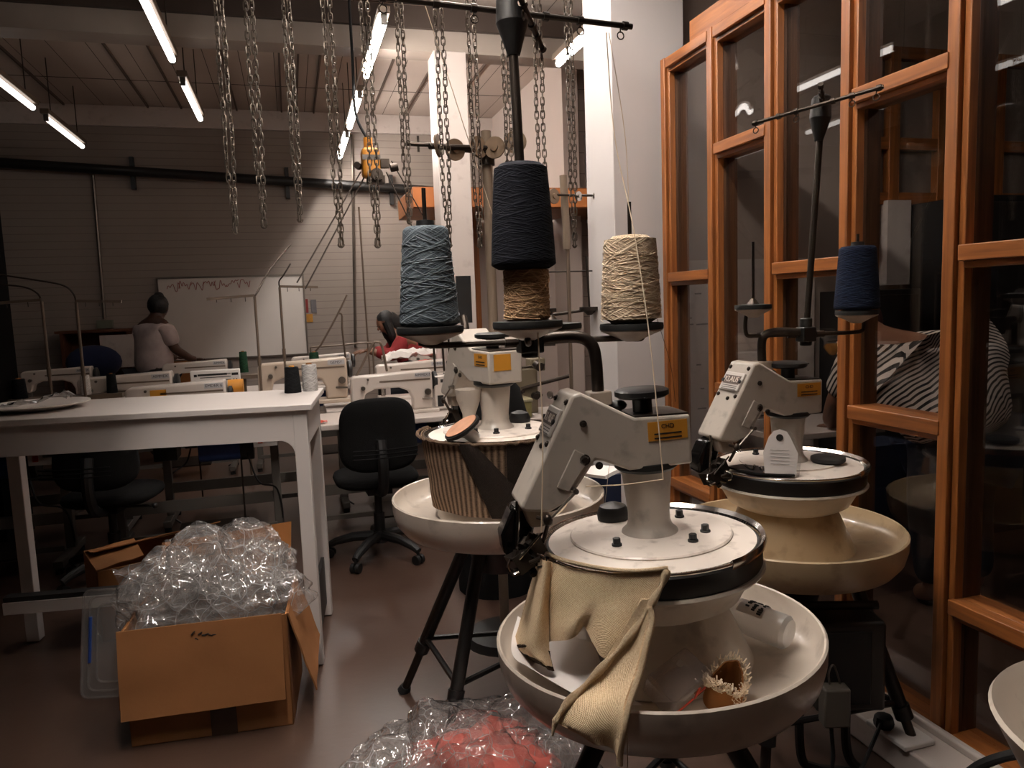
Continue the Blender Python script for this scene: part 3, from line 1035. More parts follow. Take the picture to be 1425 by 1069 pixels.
    words(text, 0.026 * s, dial_paint, 'plate_lettering', pl, frame(F(0.062, 0, 0.009), (0, 1, 0), tuple(-dn)), 0.0008, sx=0.92)
    b = MB()
    for k_ in range(3):
        b.box(F(0.082 + 0.006 * k_, 0, 0.007), (0.075 * s, 0.0016 * s, 0.001 * s), R)
    b.build('plate_small_print', ink, pl)
    for t_, y_ in ((0.018, -0.047), (0.018, 0.047), (0.112, -0.045), (0.112, 0.045), (0.122, 0.012)):
        b = MB()
        b.cyl(F(t_, y_, -0.001), F(t_, y_, 0.004), 0.0065 * s, seg=12)
        b.cyl(F(t_, y_, 0.004), F(t_, y_, 0.006), 0.004 * s, seg=6)
        b.build('front_screw', dark_steel, root, bevel=0.001)
    # maker's labels
    def label(px, pz, w_, h_, y):
        b_ = MB(); b_.box(P(px, y * (hw + 0.0008), pz), (w_ * s, 0.0016 * s, h_ * s)); lb = b_.build('maker_label', orange_label, root)
        yy = y * (hw + 0.002)
        tx = (-1, 0, 0) if y > 0 else (1, 0, 0)
        words('CHD', 0.013 * s, ink, 'label_lettering', lb, frame(P(px, yy, pz + 0.009), tx, (0, 0, 1)), 0.0003)
        q_ = MB()
        for r_ in range(2):
            q_.box(P(px, yy, pz - 0.006 - 0.009 * r_), (0.06 * s, 0.0006, 0.003 * s))
        q_.build('label_small_print', ink, lb)
    label(-0.030, 0.243, 0.086, 0.040, 1)
    if end_label:
        b = MB(); b.box(P(-0.0828, 0.012, 0.235), (0.0016 * s, 0.062 * s, 0.052 * s)); b.build('maker_label', orange_label, root)
    # hand knob
    b = MB()
    b.lathe(L([(0.0, 0.276), (0.021, 0.276), (0.021, 0.306), (0.050, 0.309), (0.058, 0.314), (0.058, 0.324), (0.050, 0.328), (0.0, 0.328)]), 36, caps=False)
    b.build('hand_knob', black_plastic, root)
    b = MB(); b.ball(P(0.045, -0.03, 0.292), 0.020 * s, 16, (1, 1, 0.6)); b.cyl(P(0.045, -0.03, 0.272), P(0.045, -0.03, 0.285), 0.008 * s); b.build('small_knob', black_plastic, root)
    # low knob on the dial plate
    b = MB()
    if open_dial:
        b.lathe([(r * s, Z(z)) for r, z in ((0, 0.012), (0.046, 0.012), (0.052, 0.018), (0.052, 0.028), (0.046, 0.031), (0, 0.032))], 32, c=P(-0.085, 0.085, 0) - V((0, 0, Z(0))), caps=False)
    else:
        b.lathe([(r * s, Z(z)) for r, z in ((0, 0.012), (0.036, 0.012), (0.038, 0.028), (0.030, 0.045), (0.012, 0.052), (0, 0.053))], 32, c=P(0.045, -0.120, 0) - V((0, 0, Z(0))), caps=False)
    b.build('dial_knob', black_plastic, root)
    # needle gear at the dial's edge
    b = MB()
    b.cyl(P(0.288, 0.012, 0.106), P(0.302, 0.020, -0.002), 0.0042 * s, seg=12)
    b.cyl(P(0.286, 0.012, 0.118), P(0.289, 0.013, 0.098), 0.0070 * s, seg=12)
    b.build('needle_rod', chrome, root)
    b = MB()
    rg = random.Random(11)
    b.box(P(0.296, 0.02, -0.008), (0.036 * s, 0.052 * s, 0.040 * s), Euler((0.2, 0.4, 0.3)).to_matrix())
    b.box(P(0.262, 0.025, 0.022), (0.028 * s, 0.03 * s, 0.042 * s), Euler((0, 0.5, 0.3)).to_matrix())
    for i in range(12):
        p = P(0.282 + rg.uniform(-0.03, 0.03), 0.02 + rg.uniform(-0.035, 0.035), rg.uniform(-0.028, 0.035))
        q = p + V((rg.uniform(-1, 1), rg.uniform(-1, 1), rg.uniform(-0.7, 0.7))).normalized() * 0.024 * s
        b.cyl(p, q, rg.choice((0.006, 0.004, 0.009)) * s, seg=8)
    b.cyl(P(0.300, 0.03, -0.006), P(0.236, 0.035, -0.008), 0.0055 * s, seg=8)
    b.build('needle_gear', dark_steel, root)
    b = MB()
    b.cyl(P(0.300, 0.045, 0.004), P(0.247, 0.045, 0.055), 0.0025 * s, seg=8)
    b.tube(smooth_path([P(0.318, 0.04, 0.004), P(0.326, 0.05, -0.01), P(0.318, 0.058, -0.022), P(0.305, 0.058, -0.018)], 5), 0.0035 * s, 6)
    b.tube(smooth_path([P(0.262, 0.05, 0.012), P(0.252, 0.062, 0.006), P(0.254, 0.068, -0.008), P(0.266, 0.066, -0.012)], 5), 0.0035 * s, 6)
    b.build('needle_hook', chrome, root)
    # thread guide arm on the near side of the head
    b = MB()
    b.cyl(P(0.178, hw + 0.012, 0.138), P(0.238, hw + 0.016, 0.088), 0.0030 * s, seg=8)
    b.cyl(P(0.178, hw, 0.140), P(0.178, hw + 0.018, 0.140), 0.006 * s, seg=10)
    b.build('thread_guide', steel, root)
    b = MB()
    b.ball(P(0.240, hw + 0.014, 0.088), 0.010 * s, 10, (1, 0.8, 1.2))
    b.cyl(P(0.240, hw + 0.01, 0.088), P(0.262, hw + 0.006, 0.095), 0.004 * s, seg=6)
    b.cyl(P(0.238, hw + 0.01, 0.085), P(0.246, 0.045, 0.040), 0.0045 * s, seg=6)
    b.build('guide_eye', dark_steel, root)
    # bracket tube for the yarn mast
    tp = [inv @ V(p) for p in tube_pts]
    b = MB(); b.tube(smooth_path(tp, 8), 0.0135 * s, 12)
    b.build('mast_bracket', dark_steel, root)
    b = MB(); q = tp[0]
    b.box((q.x, q.y, q.z - 0.01), (0.05 * s, 0.045 * s, 0.03 * s)); b.build('bracket_block', lacquer2, root, bevel=0.003)
    # tripod
    b = MB()
    b.lathe(L([(0.10, -0.334), (0.115, -0.338), (0.115, -0.37), (0.09, -0.46), (0.0, -0.46)]), 24, caps=False)
    b.build('tripod_hub', black_iron, root)
    kn = []
    for i, f in enumerate(feet):
        f = inv @ V((f[0], f[1], 0.0))
        a = math.atan2(f.y, f.x)
        top = V((leg_r * s * math.cos(a), leg_r * s * math.sin(a), Z(-0.335)))
        mid = top.lerp(f, 0.72)
        low = top.lerp(f, 0.965)
        b = MB(); b.cyl(top, mid, 0.022 * s, seg=14); b.cyl(mid - (mid - top).normalized() * 0.03, mid + (f - mid).normalized() * 0.012, 0.027 * s, seg=14)
        lg = b.build('leg', black_iron, root)
        b = MB(); b.cyl(mid, low, 0.015 * s, seg=12); b.build('leg_extension', dark_steel, lg)
        b = MB(); b.cyl(low, f + V((0, 0, 0.002)), 0.019 * s, 0.025 * s, 12); b.build('rubber_foot', rubber, lg)
        kn.append(top.lerp(f, 0.66))
    b = MB()
    for i in range(len(kn)):
        b.cyl(kn[i], kn[(i + 1) % len(kn)], 0.010 * s, seg=8)
    b.build('leg_brace', black_iron, root)
    return root

steel_plate = pm('brushed_name_plate', srgb(206, 198, 190), 0.35, 0.2, var=0.08, scale=30)
plate_grey = pm('name_plate_field', srgb(96, 82, 74), 0.5, var=0.25, scale=40)
M1C, M1Z = V((0.722, 1.445, 0)), 0.928
a1 = arm_frame((-0.993, 0.114))
view1 = V((0.447, 0.894, 0)).normalized()
lean1 = Matrix.Rotation(math.radians(-2.4), 3, view1)
sh1 = M1C - (lean1 @ V((0, 0, M1Z))) + V((0, 0, M1Z)); sh1.z = 0
machine('foreground linking machine with cream knit cloth hanging from its dial', sh1, M1Z, a1, 1.0,
        [(0.30, 1.40), (1.06, 1.06), (0.98, 1.86)],
        [(0.628, 1.495, 1.245), (0.626, 1.497, 1.315), (0.618, 1.503, 1.352), (0.590, 1.515, 1.368), (0.53, 1.540, 1.366), (0.495, 1.552, 1.362)], lean=lean1)
M3C, M3Z = V((1.455, 1.96, 0)), 0.917
machine('linking machine beside the timber partition with a paper tag on its dial', M3C, M3Z, arm_frame((-1, -0.02)), 0.97,
        [(1.74, 1.69), (1.20, 1.72), (1.42, 2.42)],
        [(1.380, 1.985, 1.235), (1.379, 1.985, 1.292), (1.386, 1.98, 1.318), (1.412, 1.965, 1.328), (1.46, 1.945, 1.326), (1.50, 1.935, 1.322)], open_dial=True, leg_r=0.19, tray=pm('yellowed_tray_enamel', srgb(188, 164, 130), 0.32, var=0.07, scale=5, dirt=srgb(95, 72, 50), dirt_amt=0.4, coat=0.2))
M2C, M2Z = V((0.640, 2.42, 0)), 1.014
machine('linking machine further back with brown ribbed knitting round its dial', M2C, M2Z, arm_frame((-0.24, 0.97)), 1.02,
        [(0.315, 2.70), (0.37, 2.20), (1.05, 2.55)],
        [(0.60, 2.62, 1.30), (0.60, 2.64, 1.36), (0.60, 2.67, 1.40)], end_label=True, text='KLAUS')

# ================================================================ yarn masts on the machines
def attach(o, root):
    bpy.context.view_layer.update()
    o.parent = root
    o.matrix_parent_inverse = root.matrix_world.inverted()
    return o
machines = [o for o in COL.objects if o.name.startswith('linking_machine')]
MA1, MA3, MA2 = machines[0], machines[1], machines[2]

def cone_disc(root, p, r, spindle):
    """shallow dished disc with a dark rubber rim and a spindle, p = top centre"""
    b = MB()
    b.lathe([(0.0, -0.028), (0.014, -0.028), (r * 0.55, -0.017), (r * 0.97, -0.005), (r * 0.97, -0.001), (0.0, 0.0)], 40, c=p, caps=False)
    d = attach(b.build('cone_disc', lacquer2, None), root)
    b = MB()
    b.lathe([(r * 0.93, 0.0), (r * 0.99, -0.002), (r, 0.004), (r * 0.985, 0.011), (r * 0.5, 0.013), (0.0, 0.013)], 40, c=p, caps=False)
    q = attach(b.build('rubber_pad', rubber, None), root)
    b = MB(); b.cyl(p, V(p) + V((0, 0, spindle)), 0.0045, seg=8); b.cyl(V(p) + V((0, 0, 0.012)), V(p) + V((0, 0, 0.03)), 0.02, 0.006, 12)
    attach(b.build('spindle', dark_steel, None), root)

def mast(root, hub, top, bars, arms, s=1.0):
    hub, top = V(hub), V(top)
    b = MB(); b.box(hub + V((0, 0, 0.0)), (0.052 * s, 0.046 * s, 0.050 * s)); b.cyl(hub - V((0, 0, 0.035)), hub + V((0, 0, 0.05)), 0.020 * s, seg=12)
    attach(b.build('mast_hub', black_iron, None, bevel=0.004), root)
    b = MB(); b.cyl(hub, top - V((0, 0, 0.05)), 0.0105 * s, seg=14)
    attach(b.build('mast_pole', dark_steel, None), root)
    b = MB(); ax = (top - hub).normalized()
    b.cyl(top - ax * 0.085, top - ax * 0.02, 0.013 * s, 0.034 * s, 14); b.cyl(top - ax * 0.02, top + ax * 0.035, 0.034 * s, 0.030 * s, 14); b.ball(top + ax * 0.035, 0.030 * s, 14, (1, 1, 0.5))
    attach(b.build('mast_head', black_iron, None), root)
    for (p, q) in bars:
        p, q = V(p), V(q)
        b = MB(); b.cyl(p, q, 0.0062 * s, seg=10)
        d = (q - p).normalized()
        for t in (0.03, 0.22, 0.36, 0.64, 0.78, 0.97):
            e = p.lerp(q, t)
            b.cyl(e - d * 0.006, e + d * 0.006, 0.0095 * s, seg=10)
        o = attach(b.build('mast_bar', dark_steel, None), root)
        for t in (0.03, 0.36, 0.78, 0.95):
            b = MB()
            e = p.lerp(q, t)
            b.torus(e - V((0, 0, 0.022)), 0.008, 0.0016, 14, 5, d, (0, 0, 1))
            b.cyl(e, e - V((0, 0, 0.016)), 0.0016, seg=5)
            attach(b.build('thread_eyelet', dark_steel, None), root)
    for (d, r, sp, side) in arms:
        d = V(d)
        u = V((d.x - hub.x, d.y - hub.y, 0)).normalized()
        low = V((d.x, d.y, hub.z))
        over = low + u * 0.02
        b = MB()
        b.tube(smooth_path([hub, hub.lerp(low, 0.5), low - u * 0.012, over + V((0, 0, 0.006)), V((d.x + u.x * 0.02, d.y + u.y * 0.02, d.z - 0.022)), V((d.x, d.y, d.z - 0.022))], 6), 0.0068 * s, 8)
        b.cyl(hub + u * 0.03, hub + u * 0.055, 0.012 * s, seg=10)
        attach(b.build('cone_arm', dark_steel, None), root)
        cone_disc(root, d, r, sp)

mast(MA1, (0.495, 1.552, 1.362), (0.480, 1.555, 2.045),
     [((0.20, 1.575, 2.065), (0.775, 1.60, 2.052)), ((0.44, 1.43, 2.07), (0.585, 1.665, 2.012))],
     [((0.283, 1.585, 1.392), 0.072, 0.30, -1), ((0.462, 1.46, 1.398), 0.072, 0.20, 0), ((0.585, 1.66, 1.384), 0.070, 0.0, 0), ((0.708, 1.49, 1.382), 0.069, 0.27, 1)])
mast(MA3, (1.50, 1.935, 1.318), (1.53, 1.915, 1.972),
     [((1.37, 2.02, 1.955), (1.575, 1.72, 1.99)), ((1.485, 1.86, 2.03), (1.56, 1.935, 1.945))],
     [((1.352, 1.99, 1.402), 0.055, 0.20, -1), ((1.655, 1.90, 1.374), 0.062, 0.24, 1)], s=0.9)

# ================================================================ cones of yarn
def yarn_cone(label, p, r0_, r1_, h, mat, strand=None, seed=1, belly=0.0, rounded=0.008, tip=True, n_strand=14):
    t = thing('yarn_cone', label, 'yarn cone', p, PI / 2 + 0.05 * seed, 'cones of yarn on the masts')
    R = lambda f: r0_ + (r1_ - r0_) * f + belly * math.sin(PI * f)
    prof = [(0.02, 0.0), (r0_ - rounded, 0.0), (r0_ - rounded * 0.2, rounded * 0.5)]
    for i in range(1, 22):
        f = i / 22
        prof.append((R(f), h * f))
    prof += [(r1_ - 0.001, h - rounded * 0.7), (r1_ - rounded * 0.8, h - 0.001), (0.022, h + 0.001), (0.018, h)]
    b = MB(); b.lathe(prof, 56, caps=False)
    b.build('wound_yarn', mat, t, sharp=70)
    if tip:
        b = MB(); b.lathe([(0.0, h - 0.01), (0.020, h - 0.005), (0.0185, h + 0.012), (0.0155, h + 0.0125), (0.014, h)], 24, caps=False)
        b.build('cone_tube', black_plastic, t)
    if strand:
        rg = random.Random(seed)
        b = MB()
        for k_ in range(n_strand):
            a0, f0 = rg.uniform(0, 2 * PI), rg.uniform(0.02, 0.7)
            turns, rise = rg.uniform(0.35, 0.9) * rg.choice((-1, 1)), rg.uniform(0.12, 0.32)
            pts = []
            for i in range(40):
                f = f0 + rise * i / 39
                if f > 0.99: break
                a = a0 + 2 * PI * turns * i / 39
                rr = R(f) + 0.0008 + 0.0006 * math.sin(i * 0.9 + k_)
                pts.append((rr * math.cos(a), rr * math.sin(a), h * f))
            if len(pts) > 3:
                b.tube(pts, 0.0007, 4)
        b.build('loose_strands', strand, t)
    return t
y_grey = yarn_mat('blue_grey_yarn', srgb(74, 82, 88), srgb(118, 128, 134), 300, 0.8, 0.30, 9.0)
y_navy = yarn_mat('navy_black_yarn', srgb(14, 15, 21), srgb(26, 28, 36), 420, 0.6, 0.15)
y_navy2 = yarn_mat('navy_yarn', srgb(14, 20, 36), srgb(28, 38, 60), 420, 0.6, 0.15)
y_tan = yarn_mat('tan_yarn', srgb(158, 124, 92), srgb(206, 170, 132), 220, 1.0, 0.42, 9.0, H=0.1)
y_cream = yarn_mat('cream_yarn', srgb(184, 158, 130), srgb(230, 208, 180), 250, 1.0, 0.36, 8.0)
s_grey = pm('blue_grey_strand', srgb(150, 160, 166), 0.9)
s_tan = pm('tan_strand', srgb(214, 178, 138), 0.9)
s_cream = pm('cream_strand', srgb(232, 212, 184), 0.9)
yarn_cone('blue grey yarn cone on the left arm of the foreground mast', (0.283, 1.585, 1.405), 0.065, 0.047, 0.208, y_grey, s_grey, 1, n_strand=22)
yarn_cone('short tan yarn cone under the black-blue one', (0.462, 1.46, 1.411), 0.0475, 0.047, 0.105, y_tan, s_tan, 2, belly=-0.002, tip=False, n_strand=34)
yarn_cone('big black-blue yarn cone stacked on top of the tan one', (0.458, 1.46, 1.514), 0.066, 0.0525, 0.208, y_navy, None, 3, belly=0.001, rounded=0.014, tip=False)
yarn_cone('cream yarn cone on the right arm of the foreground mast', (0.708, 1.49, 1.395), 0.0655, 0.055, 0.186, y_cream, s_cream, 4, rounded=0.022, n_strand=60, tip=False)
yarn_cone('navy yarn cone on the mast in front of the timber partition', (1.655, 1.90, 1.388), 0.066, 0.052, 0.190, y_navy2, None, 5)

# running threads
thread_m = pm('cream_thread', srgb(216, 196, 170), 0.9)
def thread(label, pts, r=0.0011, n=6, mat=None):
    b = MB(); b.tube(smooth_path(pts, n), r, 5)
    return tag(b.build('yarn_thread', mat or thread_m), label, 'thread', 'threads running over the machines')
thread('cream thread running from the mast bar past the cream cone to the machine arm', [(0.706, 1.585, 2.03), (0.700, 1.54, 1.80), (0.694, 1.44, 1.585), (0.700, 1.385, 1.35), (0.702, 1.342, 1.08)], 0.0012)
thread('second thread from the bar end to the top of the cream cone', [(0.712, 1.585, 2.03), (0.730, 1.55, 1.80), (0.712, 1.50, 1.595)], 0.0009)
thread('thread running level along the machine arm to its guide', [(0.702, 1.342, 1.08), (0.62, 1.355, 1.075), (0.545, 1.372, 1.075)], 0.0014)
thread('thick cream thread hanging from the tan cone down to the needle', [(0.466, 1.408, 1.41), (0.4655, 1.40, 1.30), (0.4645, 1.392, 1.20), (0.458, 1.386, 1.08), (0.455, 1.392, 0.985)], 0.0016)
thread('thread hanging from the cloth below the catch tray', [(0.516, 1.150, 0.74), (0.5165, 1.136, 0.70), (0.517, 1.14, 0.40)], 0.0010)
thread('thin thread in front of the machine column', [(0.700, 1.60, 1.08), (0.690, 1.62, 0.95)], 0.0006)
thread('thin dark thread behind the cream cone', [(0.765, 1.48, 1.40), (0.785, 1.46, 1.30), (0.79, 1.45, 1.22)], 0.0006, mat=dark_steel)

# ================================================================ cream knitted cloth hanging from the dial
knit_cream = knit_mat('cream_knit', srgb(222, 184, 142), srgb(255, 232, 194), 80, 52)
CA = [[(0.479,1.474,0.909),(0.486,1.380,0.918),(0.508,1.328,0.924),(0.531,1.293,0.928),(0.556,1.265,0.931),(0.595,1.236,0.936),(0.636,1.216,0.943)],
      [(0.475,1.522,0.840),(0.476,1.382,0.875),(0.502,1.323,0.882),(0.526,1.283,0.885),(0.556,1.256,0.888),(0.590,1.228,0.899),(0.624,1.215,0.918)],
      [(0.456,1.525,0.776),(0.470,1.388,0.820),(0.494,1.317,0.842),(0.519,1.283,0.852),(0.546,1.246,0.854),(0.576,1.225,0.861),(0.605,1.215,0.882)],
      [(0.440,1.526,0.716),(0.464,1.381,0.781),(0.487,1.313,0.813),(0.512,1.296,0.830),(0.535,1.240,0.813),(0.564,1.219,0.826),(0.592,1.211,0.850)],
      [(0.430,1.527,0.679),(0.462,1.382,0.758),(0.487,1.316,0.791),(0.509,1.310,0.813),(0.523,1.248,0.778),(0.552,1.220,0.786),(0.584,1.210,0.821)]]
CB = [[(0.587,1.213,0.895),(0.596,1.210,0.894),(0.608,1.206,0.896)],
      [(0.546,1.225,0.825),(0.570,1.204,0.822),(0.594,1.195,0.862)],
      [(0.512,1.230,0.772),(0.544,1.200,0.779),(0.574,1.184,0.827)],
      [(0.475,1.234,0.734),(0.514,1.190,0.746),(0.553,1.168,0.786)],
      [(0.433,1.224,0.712),(0.477,1.172,0.727),(0.516,1.140,0.742)],
      [(0.416,1.218,0.684),(0.459,1.165,0.694),(0.505,1.125,0.712)],
      [(0.445,1.185,0.671),(0.475,1.160,0.666),(0.498,1.132,0.655)]]
CC = [[(0.470,1.452,0.910),(0.463,1.403,0.922),(0.476,1.400,0.917)],
      [(0.467,1.523,0.813),(0.444,1.388,0.855),(0.468,1.398,0.835)],
      [(0.444,1.526,0.739),(0.426,1.377,0.795),(0.461,1.383,0.778)],
      [(0.429,1.527,0.688),(0.418,1.376,0.749),(0.457,1.369,0.742)],
      [(0.438,1.461,0.697),(0.431,1.352,0.737),(0.456,1.357,0.717)]]
CS = [[(0.428,1.524,0.694),(0.420,1.40,0.750),(0.457,1.369,0.745)], [(0.434,1.49,0.690),(0.428,1.38,0.738),(0.458,1.364,0.728)], [(0.445,1.455,0.686),(0.440,1.36,0.722),(0.459,1.356,0.708)]]
def cloth_rows(ctrl, nu, nv, amp, freq, seed, centre):
    rows = net(ctrl, nu, nv)
    n, m = len(rows), len(rows[0])
    for i, r in enumerate(rows):
        f = i / (n - 1)
        for j, p in enumerate(r):
            g = j / (m - 1)
            d = V((p.x - centre[0], p.y - centre[1], 0)).normalized()
            k_ = amp * f * (math.sin(freq * g * PI + 2.2 * f + seed) + 0.4 * noise.noise(V((g * 6, f * 5, seed))))
            r[j] = p + d * k_ + V((0, 0, 0.0015 * noise.noise(V((g * 22, f * 14, seed)))))
    return rows
cl = thing('knitted_cloth', 'cream knitted cloth hanging from the dial over the catch tray', 'cloth', (0, 0, 0))
b = MB(); b.grid(cloth_rows(CA, 8, 14, 0.004, 6, 0.4, M1C), (1.0, 0.8)); b.build('draped_panel', knit_cream, cl, solid=0.004, sharp=180)
b = MB(); b.grid(cloth_rows(CB, 16, 8, 0.008, 3, 1.7, M1C), (0.45, 1.0)); b.build('hanging_tail', knit_cream, cl, solid=0.004, sharp=180)
b = MB(); b.grid(cloth_rows(CC, 14, 10, 0.003, 2, 0.9, M1C), (0.35, 0.9)); b.build('side_fold', knit_cream, cl, solid=0.004, sharp=180)
b = MB(); b.grid(cloth_rows(CS, 10, 8, 0.002, 2, 0.9, M1C), (0.35, 0.2)); tag(b.build('stained_hem', knit_mat('stained_knit', srgb(34, 26, 20), srgb(70, 52, 36), 40, 20), cl, solid=0.006, sharp=180), 'dark stained hem of the cloth')
# rolled edges
b = MB()
edge = smooth_path([(0.639, 1.212, 0.944), (0.628, 1.210, 0.918), (0.606, 1.207, 0.890), (0.580, 1.207, 0.853), (0.545, 1.213, 0.810), (0.510, 1.222, 0.772), (0.472, 1.226, 0.738), (0.432, 1.219, 0.712), (0.412, 1.214, 0.690), (0.404, 1.212, 0.664)], 8)
b.tube(edge, [0.0065 + 0.002 * math.sin(i * 0.5) for i in range(len(edge) - 8)] + [0.005 - 0.0005 * i for i in range(8)], 8)
b.tube(smooth_path([(0.598, 1.204, 0.882), (0.597, 1.192, 0.858), (0.580, 1.180, 0.827), (0.558, 1.163, 0.786), (0.522, 1.136, 0.742), (0.507, 1.124, 0.710), (0.500, 1.130, 0.656), (0.499, 1.130, 0.638)], 8), 0.006, 8)
b.tube(smooth_path([(0.477, 1.49, 0.916), (0.489, 1.362, 0.933), (0.541, 1.277, 0.937), (0.589, 1.236, 0.940), (0.641, 1.211, 0.947)], 10), 0.0045, 7)
b.build('rolled_edge', knit_cream, cl, sharp=180)

# ================================================================ things lying in the catch trays
t = thing('paper_sheet', 'crumpled white sheet of wrapping paper in the foreground catch tray', 'paper')
PN = [[(0.470, 1.640, 0.705), (0.53, 1.56, 0.685), (0.585, 1.52, 0.720)], [(0.420, 1.52, 0.712), (0.50, 1.47, 0.676), (0.572, 1.45, 0.735)],
      [(0.397, 1.43, 0.715), (0.47, 1.385, 0.690), (0.560, 1.37, 0.722)], [(0.410, 1.355, 0.724), (0.465, 1.31, 0.700), (0.560, 1.30, 0.690)], [(0.447, 1.275, 0.718), (0.500, 1.245, 0.692), (0.590, 1.225, 0.680)]]
b = MB(); b.grid(net(PN, 10, 8)); b.build('sheet', paper, t, solid=0.0008, sharp=60)
bt = thing('plastic_bottle', 'empty frosted plastic bottle lying in the foreground catch tray', 'bottle', (0.990, 1.325, 0.712))
ax = (V((0.905, 1.490, 0.722)) - V((0.990, 1.325, 0.708))).normalized()
bx = V((0, 0, 1)).cross(ax).normalized()
BM = Matrix((bx, ax.cross(bx), ax)).transposed()
frosted = film_mat('frosted_plastic', (0.92, 0.9, 0.88), milk=0.62, rough=0.3, colour=(0.80, 0.78, 0.75))
b = MB(); b.lathe([(0.0, 0.004), (0.030, 0.0), (0.037, 0.008), (0.0375, 0.020), (0.0375, 0.125), (0.036, 0.14), (0.022, 0.162), (0.013, 0.170), (0.013, 0.186), (0.0, 0.186)], 32, caps=False, M=BM); b.build('body', frosted, bt)
b = MB()
rows = []
for i in range(2):
    rows.append([BM @ V((0.0381 * math.cos(a), 0.0381 * math.sin(a), 0.052 + 0.062 * i)) for a in [math.radians(40 + 5 * k_) for k_ in range(23)]])
b.grid(rows); lb = b.build('label', white_plastic, bt)
b = MB()
rg = random.Random(5)
for k_ in range(11):
    a = math.radians(52 + k_ * 8.5)
    for z_ in (0.062, 0.078, 0.094):
        if rg.random() < 0.75:
            p = BM @ V((0.0386 * math.cos(a), 0.0386 * math.sin(a), z_))
            b.box(p, (0.0035, 0.0035, 0.010 * rg.uniform(0.5, 1.1)), BM)
b.build('label_print', ink, lb)
cb = thing('clear_box', 'clear plastic box with red print lying in the foreground catch tray', 'box', (0.66, 1.215, 0.69), 0.35)
clear = film_mat('clear_box_plastic', (0.80, 0.74, 0.70), milk=0.10, rough=0.06)
b = MB(); b.box((0, 0, 0.028), (0.115, 0.075, 0.052), Euler((0.5, -0.22, 0)).to_matrix()); b.build('shell', clear, cb, bevel=0.008)
b = MB()
Rr = Euler((0.5, -0.22, 0)).to_matrix()
for p, s_ in (((-0.02, 0.038, -0.012), (0.05, 0.002, 0.006)), ((0.012, 0.038, 0.002), (0.006, 0.002, 0.034)), ((0.026, 0.038, -0.004), (0.022, 0.002, 0.006))):
    b.box(Rr @ V((p[0], -p[1], p[2])) + V((0, 0, 0.028)), s_, Rr)
b.build('red_print', red_plastic, cb)
ring = thing('cone_remnant', 'torn cardboard cone end with cream fluff in the foreground catch tray', 'yarn remnant', (0.752, 1.205, 0.672), 0.2)
b = MB()
rows = []
def torn(a): return 0.058 + 0.016 * math.sin(2 * a + 0.8) + 0.006 * noise.noise(V((a * 2.5, 1, 0)))
RM = Euler((0.30, -0.15, 0)).to_matrix()
for i in range(9):
    rows.append([RM @ V(((0.040 - 0.0008 * i) * math.cos(a), (0.034 - 0.0008 * i) * math.sin(a), torn(a) * i / 8)) for a in [math.radians(10 * k_) for k_ in range(37)]])
b.grid(rows); b.build('cardboard', card_dark, ring, solid=0.003)
b = MB()
rg = random.Random(9)
for k_ in range(420):
    a = math.radians(rg.uniform(0, 360))
    dz = rg.uniform(-0.016, 0.004) if rg.random() < 0.6 else -rg.uniform(0.0, torn(a) * 0.9) * (1 if math.cos(a - 5.6) > 0.3 else 0.3)
    p = RM @ V((0.0405 * math.cos(a), 0.0345 * math.sin(a), torn(a) + dz))
    q0 = V((rg.uniform(-1, 1), rg.uniform(-1, 1), rg.uniform(-0.6, 1.0)))
    pts = [p + q0 * (0.0028 * q) + V((0, 0, 0.0006 * q * q)) for q in range(4)]
    b.tube(pts, 0.0012, 4)
b.build('wool_fluff', s_cream, ring)
b = MB(); b.tube(smooth_path([(1.005, 1.285, 0.666), (1.02, 1.268, 0.670), (1.012, 1.25, 0.668), (0.985, 1.262, 0.667), (0.965, 1.262, 0.664), (0.95, 1.245, 0.664)], 8), 0.0011, 5)
tag(b.build('wire_scrap', steel), 'bent scrap of wire beside the plastic bottle', 'wire')
b = MB(); b.ball((1.665, 2.03, 0.668), 0.009, 10, (1, 1.3, 1)); b.cyl((1.665, 2.03, 0.668), (1.658, 2.045, 0.672), 0.004)
tag(b.build('black_clip', black_plastic), 'tiny black clip in the catch tray beside the timber partition', 'clip')

# paper tag leaning on the dial by the partition
pt = thing('paper_tag', 'clear tag with a white paper leaning on the dial by the timber partition', 'tag', (1.315, 1.805, 0.930), 0.0)
ux, uy = V((0.86, -0.45, -0.05)).normalized(), V((0.10, 0.16, 0.97)).normalized()
TP = [(-0.042, 0), (0.044, 0), (0.050, 0.06), (0.030, 0.105), (0.020, 0.122), (0.0, 0.128), (-0.016, 0.122), (-0.030, 0.105), (-0.046, 0.06)]
b = MB(); b.prism(TP, -0.0006, 0.0006, lambda p, q, w_: ux * p + uy * q + ux.cross(uy) * w_); b.build('card', paper, pt)
b = MB(); b.prism([(p * 1.08 + 0.006, q * 1.03) for p, q in TP], -0.003, -0.002, lambda p, q, w_: ux * p + uy * q + ux.cross(uy) * w_); b.build('clear_sleeve', film_mat('sleeve', milk=0.06), pt)
b = MB(); c_ = uy * 0.104; b.cyl(c_ + ux.cross(uy) * 0.0005, c_ + ux.cross(uy) * 0.002, 0.010, seg=16); b.build('hole', ink, pt)
b = MB()
for r_ in range(5):
    b.box(uy * (0.068 - 0.010 * r_) + ux.cross(uy) * 0.0009, (0.052, 0.001, 0.0012), Matrix((ux, uy.cross(ux), uy)).transposed())
b.build('printed_line', pm('grey_print', srgb(160, 154, 150), 0.7), pt)
